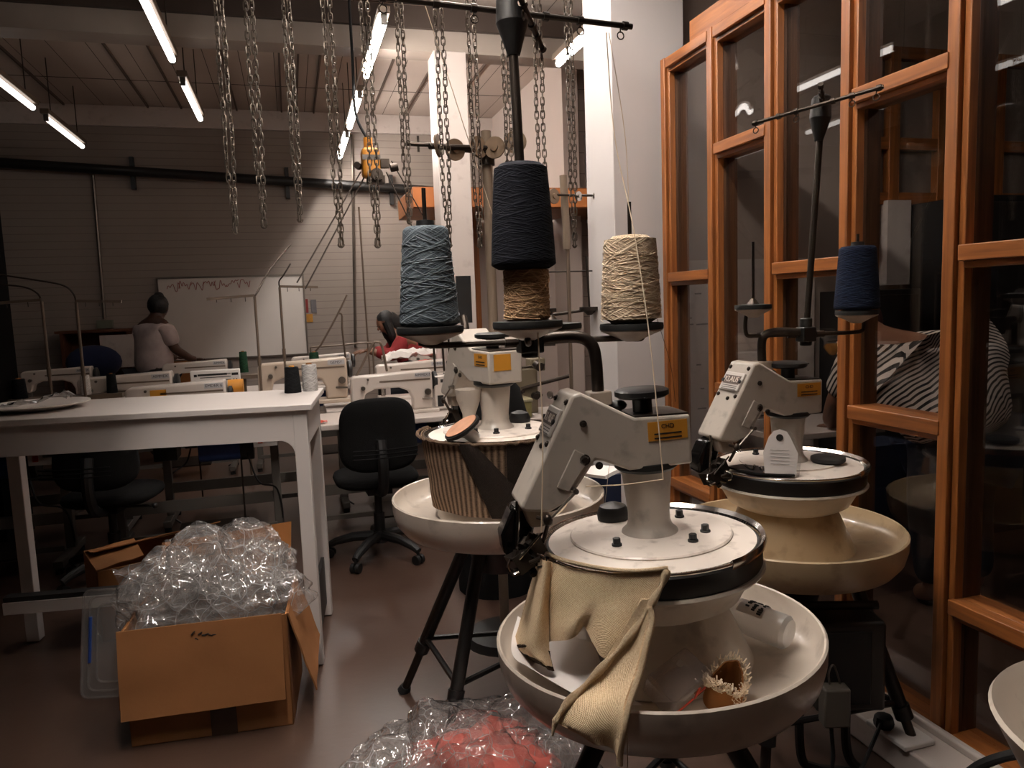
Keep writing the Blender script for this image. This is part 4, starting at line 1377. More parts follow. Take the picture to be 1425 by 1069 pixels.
# cleared sector of that dial with small parts
b = MB()
rg = random.Random(21)
tz = M3Z + 0.0135
poly = [(1.232, 1.955), (1.262, 1.845), (1.345, 1.778), (1.365, 1.83), (1.335, 1.90), (1.29, 1.96)]
b.prism(poly, tz - 0.006, tz, lambda p, q, w_: (p, q, w_))
sect = b.build('dial_opening', black_iron, None); attach(sect, MA3)
b = MB()
for k_ in range(9):
    x, y = rg.uniform(1.262, 1.335), rg.uniform(1.825, 1.90)
    b.cyl((x, y, tz), (x + rg.uniform(-0.015, 0.015), y + rg.uniform(-0.015, 0.015), tz + 0.012), 0.004, seg=8)
attach(b.build('exposed_gear', chrome, None), MA3)

# ribbed knitting round the dial of the rear machine
rib_m = knit_mat('brown_ribbed_knit', srgb(64, 50, 40), srgb(156, 130, 108), 0.1, 60, rib=34)
rib_d = knit_mat('dark_brown_knit', srgb(30, 25, 22), srgb(56, 46, 40), 90, 60)
rk = thing('ribbed_knitting', 'brown ribbed knitting hanging round the dial of the rear linking machine', 'cloth')
def hang(a0, a1_, rfun, ztop, zfun, na, nz, fold, seed):
    rows = []
    for i in range(nz + 1):
        f = i / nz
        r = []
        for j in range(na + 1):
            g = j / na
            a = math.radians(a0 + (a1_ - a0) * g)
            zz = ztop + (zfun(g) - ztop) * f
            rr = rfun(f) + fold * f * math.sin(g * 17 + seed + 3 * f) + 0.004 * noise.noise(V((g * 7, f * 4, seed)))
            r.append(V((M2C.x + rr * math.cos(a), M2C.y + rr * math.sin(a), zz)))
        rows.append(r)
    return rows
b = MB(); b.grid(hang(140, 300, lambda f: 0.254 - 0.035 * f, M2Z + 0.006, lambda g: M2Z - 0.235, 60, 22, 0.006, 0.5)); b.build('ribbed_panel', rib_m, rk, solid=0.004, sharp=180)
b = MB(); b.grid(hang(262, 345, lambda f: 0.262 - 0.030 * f, M2Z + 0.004, lambda g: M2Z - 0.24, 40, 22, 0.006, 2.0)); b.build('dark_panel', rib_d, rk, solid=0.004, sharp=180)
b = MB()
fl = []
for i in range(15):
    f = i / 14
    a_l, a_r = math.radians(228 + 22 * f), math.radians(240 + 46 * f)
    row = []
    for j in range(9):
        g = j / 8
        a = a_l + (a_r - a_l) * g
        rr = 0.262 - 0.02 * f + 0.010 * math.sin(PI * g)
        row.append(V((M2C.x + rr * math.cos(a), M2C.y + rr * math.sin(a), M2Z + 0.008 - 0.24 * f)))
    fl.append(row)
b.grid(fl, (0.2, 1)); b.build('folded_flap', rib_d, rk, solid=0.004, sharp=180)
b = MB(); b.tube([(M2C.x + 0.264 * math.cos(a), M2C.y + 0.264 * math.sin(a), M2Z + 0.006 + 0.003 * math.sin(a * 40)) for a in [math.radians(140 + 4 * k_) for k_ in range(52)]], 0.006, 6)
b.build('rolled_edge', rib_m, rk)
thread('thread hanging down the dark knitting of the rear machine', [(0.855, 2.255, 1.01), (0.845, 2.235, 0.90), (0.815, 2.215, 0.80), (0.775, 2.205, 0.765)], 0.0025)
cup = thing('tin_cup', 'small beige cup standing on the rear linking machine beside its column', 'cup', (0.550, 2.42, M2Z + 0.016))
b = MB(); b.lathe([(0.0, 0.0), (0.022, 0.0), (0.022, 0.05), (0.040, 0.10), (0.044, 0.135), (0.041, 0.135), (0.036, 0.10), (0.0, 0.08)], 28, caps=False); b.build('body', lacquer, cup)
lid = thing('round_tin_lid', 'round tin lid with an orange top propped up on the rear linking machine', 'lid', (0.515, 2.265, M2Z + 0.008))
LM = Euler((0.05, -0.55, 0)).to_matrix()
b = MB(); b.lathe([(0.0, 0.040), (0.058, 0.040), (0.062, 0.044), (0.062, 0.052), (0.0, 0.054)], 32, caps=False, M=LM); b.build('rim', black_plastic, lid)
b = MB(); b.lathe([(0.0, 0.0545), (0.055, 0.0545), (0.055, 0.056), (0.0, 0.0575)], 32, caps=False, M=LM); b.build('top', pm('faded_orange_tin', srgb(198, 146, 116), 0.35, var=0.3, scale=30), lid)
b = MB(); b.cyl((0.02, 0, 0.0), LM @ V((0.0, 0, 0.041)), 0.02, seg=12); b.build('prop', white_plastic, lid)

# ================================================================ white work table on the left
TU, TV = V((-0.989, 0.148, 0)), V((0.12, 0.993, 0))
TO = V((0.044, 3.012, 0))
def tp(a, d, z): return TO + TU * a + TV * d + V((0, 0, z))
tb = thing('work_table', 'tall white work table with curved leg corners at the left', 'table', (0, 0, 0))
TR = Matrix((TU, TV, V((0, 0, 1)))).transposed()
b = MB(); b.box(tp(0.74, 0.285, 1.068), (1.50, 0.60, 0.024), TR); b.build('tabletop', table_white, tb, bevel=0.003)
def apron(d):
    n = 8
    poly = [(0.012, 1.056), (1.47, 1.056), (1.47, 0.938), (0.125, 0.938)]
    for i in range(n + 1):
        a = PI / 2 * i / n
        poly.append((0.125 - 0.058 * math.sin(a), 0.880 + 0.058 * math.cos(a)))
    poly.append((0.012, 0.88))
    b_ = MB(); b_.prism(poly, d, d + 0.022, lambda p, q, w_: tp(p, w_, q)); b_.build('apron', table_white, tb, bevel=0.002)
apron(0.008); apron(0.535)
for a in (0.022, 1.46):
    b = MB(); b.box(tp(a, 0.285, 0.985), (0.020, 0.50, 0.14), TR); b.build('end_apron', table_white, tb, bevel=0.002)
for a, d in ((0.039, 0.035), (0.039, 0.535), (1.33, 0.035), (1.33, 0.535)):
    b = MB(); b.box(tp(a, d, 0.53), (0.054, 0.058, 1.05), TR); b.build('leg', table_white, tb, bevel=0.003)
b = MB(); b.span(tp(1.33, 0.30, 0.245), tp(0.60, 0.30, 0.245), (0.022, 0.05)); b.build('stretcher', table_white, tb)
b = MB(); b.span(tp(1.33, 0.325, 0.28), tp(0.5, 0.325, 0.28), (0.05, 0.02)); b.span(tp(0.039, 0.06, 0.18), tp(0.039, 0.51, 0.18), (0.016, 0.22)); b.build('dark_bar', black_iron, tb)
th_b = yarn_mat('black_thread', srgb(12, 12, 13), srgb(26, 26, 28), 120, 0.4)
th_s = yarn_mat('silver_thread', srgb(150, 146, 142), srgb(196, 192, 188), 140, 0.4)
th_w = yarn_mat('white_thread', srgb(180, 174, 168), srgb(216, 210, 204), 140, 0.4)
th_g = yarn_mat('green_thread', srgb(22, 44, 30), srgb(42, 74, 50), 140, 0.4)
def reel(label, p, r, r1, h, mat, top=None, group='thread reels'):
    t_ = thing('thread_reel', label, 'thread reel', p, 0, group)
    b_ = MB(); b_.lathe([(0.0, 0.0), (r, 0.0), (r, 0.006), (r1, h - 0.005), (r1 * 0.9, h), (0.0, h)], 28, caps=False); b_.build('thread', mat, t_)
    b_ = MB(); b_.lathe([(0.0, h - 0.004), (r1 * 0.42, h), (r1 * 0.36, h + 0.006), (0.0, h + 0.006)], 16, caps=False); b_.build('core', top or card_dark, t_)
    return t_
reel('black thread cone on the near corner of the white work table', (-0.014, 3.47, 1.08), 0.037, 0.030, 0.115, th_b, orange_label)
reel('silver thread reel beside the black cone on the white work table', (0.062, 3.50, 1.08), 0.034, 0.033, 0.120, th_s)
pl_ = thing('paper_plate', 'white paper plate with crumpled wrapping at the far left of the work table', 'plate', (-1.02, 3.47, 1.081))
b = MB(); b.lathe([(0.0, 0.004), (0.12, 0.003), (0.15, 0.014), (0.19, 0.022), (0.191, 0.026), (0.15, 0.018), (0.12, 0.008), (0.0, 0.008)], 40, caps=False); b.build('plate', paper, pl_)
b = MB()
rows = [[V((-0.12 + 0.022 * i, -0.08 + 0.02 * j, 0.022 + 0.03 * abs(noise.noise(V((i * 0.5, j * 0.5, 2.2)))) + 0.03 * math.exp(-((i - 9) ** 2) / 5))) for i in range(12)] for j in range(9)]
b.grid(rows); b.build('wrapping', film_mat('wrapping_film', milk=0.35), pl_, sharp=20)

# ================================================================ cardboard boxes under the table
def carton(label, o, u, v, L_, D_, H_, parts):
    """open carton; o = front left bottom corner, u along the front, v to the back"""
    t_ = thing('cardboard_box', label, 'box', o, 0)
    u, v = V(u).normalized(), V(v).normalized()
    w_ = V((0, 0, 1))
    R_ = Matrix((u, v, w_)).transposed()
    T = 0.006
    b_ = MB()
    b_.box(u * L_ / 2 + v * D_ / 2 + w_ * T / 2, (L_, D_, T), R_)
    b_.box(u * L_ / 2 + v * T / 2 + w_ * H_ / 2, (L_, T, H_), R_)
    b_.box(u * L_ / 2 + v * (D_ - T / 2) + w_ * H_ / 2, (L_, T, H_), R_)
    b_.box(u * T / 2 + v * D_ / 2 + w_ * H_ / 2, (T, D_, H_), R_)
    b_.box(u * (L_ - T / 2) + v * D_ / 2 + w_ * H_ / 2, (T, D_, H_), R_)
    b_.build('carton', card, t_, bevel=0.002)
    for (A, B, C, D, mat) in parts:
        b_ = MB()
        q = [u * p[0] + v * p[1] + w_ * p[2] for p in (A, B, C, D)]
        rows_ = []
        for i in range(9):
            rows_.append([q[0].lerp(q[1], j / 12).lerp(q[3].lerp(q[2], j / 12), i / 8) + (q[1] - q[0]).cross(q[3] - q[0]).normalized() * 0.006 * noise.noise(V((i * 0.35, j * 0.3, A[0] * 9 + A[2]))) for j in range(13)])
        b_.grid(rows_); b_.build('flap', mat, t_, solid=0.005)
    return t_, R_
bx1, R1 = carton('open cardboard box full of clear plastic bags, its front flap folded down', (-0.612, 2.655, 0), (0.996, -0.086, 0), (0.086, 0.996, 0), 0.53, 0.40, 0.405,
    [((-0.012, -0.004, 0.41), (0.515, -0.006, 0.412), (0.515, -0.052, 0.125), (-0.008, -0.05, 0.12), card),
     ((0.532, 0.02, 0.40), (0.532, 0.38, 0.40), (0.61, 0.36, 0.16), (0.61, 0.03, 0.10), card),
     ((-0.003, 0.02, 0.40), (-0.003, 0.38, 0.40), (-0.06, 0.36, 0.14), (-0.035, 0.03, 0.12), card_dark),
     ((0.02, 0.402, 0.40), (0.51, 0.402, 0.40), (0.52, 0.47, 0.60), (0.03, 0.47, 0.56), card_dark)])
b = MB(); b.box(V((0.996, -0.086, 0)) * 0.30 + V((0.086, 0.996, 0)) * (-0.001) + V((0, 0, 0.10)), (0.085, 0.002, 0.20), R1); b.build('tape_strip', tape, bx1)
b = MB()
rg = random.Random(2)
for k_ in range(7):
    p = V((0.996, -0.086, 0)) * (0.222 + 0.011 * k_) + V((0.086, 0.996, 0)) * (-0.0155) + V((0, 0, 0.368 + rg.uniform(-0.006, 0.008)))
    b.cyl(p, p + V((0.012, 0, rg.uniform(-0.01, 0.012))), 0.0022, seg=5)
b.build('pen_mark', ink, bx1)
bx2, R2 = carton('half open cardboard box behind the one with the plastic bags', (-0.90, 3.60, 0), (0.93, 0.37, 0), (-0.37, 0.93, 0), 0.60, 0.36, 0.325,
    [((0.0, 0.356, 0.33), (0.60, 0.356, 0.33), (0.60, 0.20, 0.385), (0.02, 0.20, 0.36), card),
     ((0.0, 0.0, 0.33), (0.0, 0.35, 0.33), (0.22, 0.33, 0.352), (0.20, 0.03, 0.345), card),
     ((0.604, 0.02, 0.32), (0.604, 0.34, 0.32), (0.66, 0.32, 0.16), (0.66, 0.04, 0.14), card)])
# clear storage-box lid leaning on the boxes
sl = thing('storage_box_lid', 'clear plastic storage box lid leaning beside the cardboard box', 'lid', (-0.86, 3.06, 0.004))
lidm = film_mat('clear_lid', (0.9, 0.88, 0.86), milk=0.14, rough=0.1)
LX, LY = V((0.97, -0.22, 0)).normalized(), V((0.05, 0.24, 0.97)).normalized()
def rr(hw_, hh_, r, n=5):
    o_ = []
    for cx, cy, a0 in ((hw_ - r, hh_ - r, 0), (-hw_ + r, hh_ - r, 90), (-hw_ + r, -hh_ + r, 180), (hw_ - r, -hh_ + r, 270)):
        for i in range(n + 1):
            a = math.radians(a0 + 90 * i / n)
            o_.append((cx + r * math.cos(a), cy + r * math.sin(a)))
    return o_
def lidp(p, q, w_): return LX * (p + 0.16) + LY * (q + 0.205) + LX.cross(LY) * w_
b = MB(); b.prism(rr(0.16, 0.20, 0.035), -0.001, 0.001, lidp); b.build('sheet', lidm, sl)
b = MB()
for hw_, hh_ in ((0.16, 0.20), (0.135, 0.175), (0.105, 0.145)):
    b.tube([lidp(p, q, 0.003) for p, q in rr(hw_, hh_, 0.03)], 0.0045, 6, True)
b.build('rim', lidm, sl)
b = MB(); b.tube([lidp(-0.13, -0.07, 0.006), lidp(-0.13, 0.10, 0.006)], 0.006, 6); b.build('blue_clip', blue_paint, sl)

# ---------------------------------------------------------------- clear plastic bags
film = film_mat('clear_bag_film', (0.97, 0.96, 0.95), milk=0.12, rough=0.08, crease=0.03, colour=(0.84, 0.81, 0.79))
FOLDS = {}
def ridged(p, seed):
    """straight random creases: a sum of triangle folds in random directions"""
    if seed not in FOLDS:
        rg_ = random.Random(int(seed * 977))
        FOLDS[seed] = [(V((rg_.gauss(0, 1), rg_.gauss(0, 1), rg_.gauss(0, 1))).normalized(), rg_.uniform(0.07, 0.24), rg_.random()) for _ in range(9)] + [(V((rg_.gauss(0, 1), rg_.gauss(0, 1), rg_.gauss(0, 1))).normalized(), rg_.uniform(0.025, 0.06), rg_.random()) for _ in range(8)]
    v_ = 0.0
    p = V(p) + 0.025 * V((noise.noise(V(p) * 5 + V((seed, 0, 0))), noise.noise(V(p) * 5 + V((0, seed, 0))), noise.noise(V(p) * 5 + V((0, 0, seed)))))
    for d, lam, ph in FOLDS[seed]:
        t_ = p.dot(d) / lam + ph
        v_ += lam * abs((t_ % 1.0) * 2 - 1)
    return v_ / 0.55 - 0.6
def crumpled(c, rx, ry, rz, seed, amp, seg=96, cut=-0.5):
    """a pillow of film pushed into sharp random creases"""
    rows_ = []
    for i in range(seg // 2 + 1):
        th = PI * i / (seg // 2)
        r_ = []
        for j in range(seg + 1):
            ph = 2 * PI * (j % seg) / seg
            d = V((math.sin(th) * math.cos(ph), math.sin(th) * math.sin(ph), math.cos(th)))
            k_ = 1 + 3.0 * amp * (ridged(V((d.x * rx, d.y * ry, d.z * rz)), seed) - 0.55)
            z_ = d.z if d.z > cut else cut
            r_.append(V(c) + V((rx * d.x * k_, ry * d.y * k_, rz * z_ * k_)))
        rows_.append(r_)
    return rows_
bag = thing('plastic_bags', 'heap of crumpled clear plastic bags filling the front cardboard box', 'plastic bag')
for c, rx, ry, rz, seed, amp in (((-0.34, 2.86, 0.42), 0.215, 0.16, 0.16, 1.3, 0.20), ((-0.24, 2.95, 0.49), 0.16, 0.12, 0.13, 4.1, 0.22), ((-0.47, 2.85, 0.45), 0.115, 0.12, 0.12, 7.7, 0.24), ((-0.30, 2.77, 0.40), 0.20, 0.075, 0.08, 2.9, 0.24)):
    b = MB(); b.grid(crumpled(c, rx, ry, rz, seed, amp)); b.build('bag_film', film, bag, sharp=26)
for ctrl, sd in ((([(-0.645, 2.77, 0.565), (-0.57, 2.80, 0.545), (-0.47, 2.84, 0.575), (-0.38, 2.86, 0.57)], [(-0.615, 2.745, 0.50), (-0.54, 2.76, 0.475), (-0.45, 2.79, 0.51), (-0.36, 2.80, 0.51)], [(-0.575, 2.72, 0.42), (-0.51, 2.715, 0.40), (-0.42, 2.73, 0.43), (-0.34, 2.74, 0.42)]), 1.0),
             (([(-0.53, 2.92, 0.575), (-0.42, 2.94, 0.635), (-0.30, 2.96, 0.625), (-0.21, 2.97, 0.645), (-0.10, 2.95, 0.56)], [(-0.52, 2.86, 0.525), (-0.41, 2.85, 0.555), (-0.29, 2.86, 0.565), (-0.18, 2.88, 0.575), (-0.075, 2.86, 0.49)], [(-0.47, 2.77, 0.44), (-0.37, 2.74, 0.465), (-0.26, 2.75, 0.47), (-0.16, 2.76, 0.46), (-0.08, 2.74, 0.41)]), 2.0),
             (([(-0.44, 2.83, 0.545), (-0.32, 2.82, 0.565), (-0.22, 2.83, 0.55)], [(-0.43, 2.75, 0.48), (-0.32, 2.735, 0.50), (-0.22, 2.75, 0.48)], [(-0.44, 2.69, 0.41), (-0.32, 2.685, 0.415), (-0.20, 2.69, 0.40)]), 3.0),
             (([(-0.13, 2.90, 0.50), (-0.09, 2.88, 0.53), (-0.04, 2.88, 0.52)], [(-0.14, 2.80, 0.44), (-0.10, 2.79, 0.46), (-0.05, 2.80, 0.46)], [(-0.15, 2.72, 0.40), (-0.11, 2.71, 0.405), (-0.07, 2.73, 0.40)]), 4.0)):
    rows = net(ctrl, 16, 22)
    rows = [[p + V((0.01, -0.06, 0.07)) * (ridged(p, sd) - 0.55) for p in r] for r in rows]
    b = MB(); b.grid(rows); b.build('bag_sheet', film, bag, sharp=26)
fb = thing('plastic_bag', 'clear plastic bag of pink cloth lying on the floor by the machine legs', 'plastic bag')
pink = pm('pink_cloth', srgb(206, 104, 92), 0.9, var=0.25, scale=14, bump=0.3, bscale=30)
b = MB(); b.grid(crumpled((0.46, 1.96, 0.075), 0.18, 0.18, 0.105, 5.2, 0.18, 60, -0.7)); b.build('pink_cloth', pink, fb, sharp=180)
b = MB(); b.box((0.27, 2.03, 0.05), (0.13, 0.16, 0.02), Euler((0.1, -0.15, 0.3)).to_matrix()); b.build('orange_card', pm('orange_card', srgb(190, 112, 36), 0.7), fb)
for c, rx, ry, rz, seed, amp in (((0.43, 1.99, 0.09), 0.22, 0.20, 0.13, 3.3, 0.20), ((0.44, 1.99, 0.10), 0.20, 0.18, 0.135, 9.4, 0.24), ((0.26, 2.08, 0.07), 0.16, 0.12, 0.085, 6.1, 0.28), ((0.14, 2.16, 0.035), 0.09, 0.06, 0.035, 2.2, 0.3)):
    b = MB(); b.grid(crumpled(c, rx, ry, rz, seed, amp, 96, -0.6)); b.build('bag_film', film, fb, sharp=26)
b = MB(); b.grid(crumpled((0.66, 1.92, 0.05), 0.10, 0.10, 0.09, 8.4, 0.3, 60, -0.5))
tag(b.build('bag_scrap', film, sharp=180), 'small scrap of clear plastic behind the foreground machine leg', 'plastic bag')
tr_ = thing('plastic_crate', 'shallow grey plastic tray on the floor behind the pink bag', 'tray', (0.62, 2.18, 0.0), -0.35)
b = MB()
for c, s_ in (((0, 0, 0.008), (0.40, 0.26, 0.012)), ((0, 0.128, 0.04), (0.40, 0.01, 0.08)), ((0, -0.128, 0.04), (0.40, 0.01, 0.08)), ((0.198, 0, 0.04), (0.01, 0.26, 0.08)), ((-0.198, 0, 0.04), (0.01, 0.26, 0.08))):
    b.box(c, s_)
b.build('shell', film_mat('grey_tray_plastic', (0.7, 0.68, 0.66), milk=0.4), tr_)

# ================================================================ office chairs
def office_chair(label, p, rz):
    t_ = thing('office_chair', label, 'chair', p, rz, 'black office chairs at the sewing tables')
    # local: sitter faces +y, the back of the backrest faces -y
    b_ = MB()
    pts = []
    def sq(u_, v_, hw_, hh_, n=3.4):
        a = u_ * 2 * PI
        c_, s_ = math.cos(a), math.sin(a)
        return hw_ * math.copysign(abs(c_) ** (2 / n), c_), hh_ * math.copysign(abs(s_) ** (2 / n), s_)
    rings = []
    for (k_, y) in ((0.0, -0.036), (0.55, -0.036), (0.90, -0.030), (1.0, -0.012), (1.0, 0.012), (0.92, 0.034), (0.6, 0.044), (0.0, 0.046)):
        r_ = []
        for i in range(48):
            x, z = sq(i / 48, 0, 0.235 * k_, 0.205 * k_)
            r_.append(b_.bm.verts.new((x * (0.90 + 0.10 * max(0, -z / 0.2) if z < 0 else 0.90 + 0.0 * z), y - 0.05 * (x / 0.235) ** 2 * -1 - 0.25 * (z) ** 2, 0.745 + z)))
        rings.append(r_)
    for i in range(len(rings) - 1):
        b_.skin(rings[i], rings[i + 1])
    bm_ = b_.build('backrest', black_fabric, t_, loc=(0, -0.18, 0), sharp=60)
    b_ = MB()
    for k_ in range(3):
        b_.tube([(-0.17 + 0.34 * i / 12, -0.222 + 0.05 * ((-0.17 + 0.34 * i / 12) / 0.235) ** 2, 0.655 + 0.022 * k_) for i in range(13)], 0.004, 6)
    b_.build('moulded_rib', black_fabric, bm_)
    b_ = MB()
    b_.tube(smooth_path([(0, -0.225, 0.72), (0, -0.255, 0.60), (0, -0.235, 0.47), (0, -0.15, 0.415), (0, 0.0, 0.41)], 6), 0.030, 10)
    b_.build('back_bracket', black_plastic, t_)
    b_ = MB()
    rings = []
    for (k_, z) in ((0.0, 0.425), (0.85, 0.43), (0.97, 0.445), (1.0, 0.465), (0.97, 0.485), (0.86, 0.498), (0.0, 0.502)):
        r_ = []
        for i in range(48):
            x, y = sq(i / 48, 0, 0.24 * k_, 0.225 * k_)
            r_.append(b_.bm.verts.new((x, y + 0.05, z)))
        rings.append(r_)
    for i in range(len(rings) - 1):
        b_.skin(rings[i], rings[i + 1])
    b_.build('seat', black_fabric, t_, sharp=60)
    b_ = MB(); b_.box((0, 0.0, 0.405), (0.14, 0.20, 0.04)); b_.cyl((0.06, 0, 0.40), (0.21, 0.04, 0.385), 0.008, seg=8); b_.ball((0.215, 0.04, 0.385), 0.016, 8); b_.build('tilt_mechanism', black_plastic, t_, bevel=0.006)
    b_ = MB(); b_.cyl((0, 0, 0.09), (0, 0, 0.26), 0.032, seg=16); b_.cyl((0, 0, 0.26), (0, 0, 0.40), 0.022, seg=14); b_.build('gas_lift', black_plastic, t_)
    b_ = MB(); b_.cyl((0, 0, 0.085), (0, 0, 0.155), 0.045, 0.038, 16); b_.build('base_hub', black_plastic, t_)
    for k_ in range(5):
        a = 2 * PI * k_ / 5 + 0.3
        d = V((math.cos(a), math.sin(a), 0))
        b_ = MB(); b_.tube([d * 0.03 + V((0, 0, 0.125)), d * 0.16 + V((0, 0, 0.120)), d * 0.26 + V((0, 0, 0.095)), d * 0.30 + V((0, 0, 0.075))], [0.030, 0.027, 0.022, 0.020], 10)
        lg = b_.build('base_leg', black_plastic, t_)
        s_ = V((-d.y, d.x, 0))
        b_ = MB()
        for sg in (-1, 1):
            b_.cyl(d * 0.295 + s_ * (0.006 * sg) + V((0, 0, 0.027)), d * 0.295 + s_ * (0.026 * sg) + V((0, 0, 0.027)), 0.027, seg=16)
        b_.cyl(d * 0.295 + V((0, 0, 0.03)), d * 0.295 + V((0, 0, 0.08)), 0.009, seg=8)
        b_.build('caster', black_plastic, lg)
    return t_
office_chair('black office chair standing between the white work table and the rear linking machine', (0.415, 4.30, 0), 0.05)
office_chair('black office chair half hidden behind the white work table at the left', (-1.02, 4.50, 0), -0.18)

# ================================================================ sewing tables and machines
white_top = pm('sewing_table_laminate', srgb(196, 184, 176), 0.35, var=0.05, scale=4)
head_white = pm('sewing_head_enamel', srgb(206, 194, 184), 0.3, var=0.05, scale=5, coat=0.2)
head_cream = pm('sewing_head_cream_enamel', srgb(190, 172, 154), 0.35, var=0.06, scale=5, coat=0.1)
def sewing_table(label, x, y, rz=0.0, L_=1.12, first=False):
    t_ = thing('sewing_table', label, 'table', (x, y, 0), rz, 'sewing machine tables')
    b_ = MB(); b_.box((0, 0, 0.722), (L_, 0.54, 0.036)); b_.build('tabletop', white_top, t_, bevel=0.006)
    for sx in (-1, 1):
        xx = sx * (L_ / 2 - 0.10)
        b_ = MB()
        b_.box((xx, 0.05, 0.39), (0.05, 0.06, 0.63)); b_.box((xx, 0, 0.69), (0.05, 0.46, 0.03)); b_.box((xx, 0, 0.055), (0.05, 0.50, 0.045))
        lg = b_.build('leg_frame', grey_steel, t_, bevel=0.004)
        for yy in (-0.22, 0.22):
            b_ = MB(); b_.cyl((xx, yy, 0.0), (xx, yy, 0.035), 0.022, seg=10); b_.build('foot_pad', rubber, lg)
    b_ = MB(); b_.box((0, 0.05, 0.26), (L_ - 0.22, 0.03, 0.07)); b_.box((0, -0.05, 0.10), (L_ - 0.22, 0.03, 0.03)); b_.build('crossbar', grey_steel, t_)
    b_ = MB(); b_.box((0.08, -0.09, 0.125), (0.40, 0.24, 0.014), Euler((0.15, 0, 0)).to_matrix())
    b_.cyl((0.26, -0.02, 0.14), (0.26, 0.0, 0.60), 0.006, seg=6); b_.build('treadle', dark_steel, t_)
    b_ = MB(); b_.cyl((0.02, 0.02, 0.60), (0.26, 0.02, 0.60), 0.075, seg=20); b_.box((0.14, 0.02, 0.69), (0.16, 0.12, 0.05)); mo = b_.build('motor', blue_paint, t_)
    b_ = MB(); b_.cyl((0.26, 0.02, 0.60), (0.34, 0.02, 0.60), 0.082, seg=20);  q_ = MB(); q_.box((-0.16, 0.0, 0.635), (0.13, 0.18, 0.13)); q_.build('motor_control', black_plastic, t_, bevel=0.006); b_.build('motor_pulley', black_plastic, mo, bevel=0.006)
    b_ = MB(); b_.box((0.42, -0.16, 0.665), (0.14, 0.07, 0.075)); sw = b_.build('switch_box', white_plastic, t_, bevel=0.004)
    b_ = MB(); b_.box((0.39, -0.197, 0.668), (0.028, 0.008, 0.034)); b_.build('switch_button', red_plastic, sw)
    b_ = MB(); b_.tube(smooth_path([(0.30, -0.05, 0.58), (0.36, -0.12, 0.40), (0.46, -0.02, 0.32), (0.48, 0.03, 0.10), (0.40, 0.10, 0.02)], 8), 0.006, 6); b_.build('motor_cable', black_plastic, t_)
    return t_

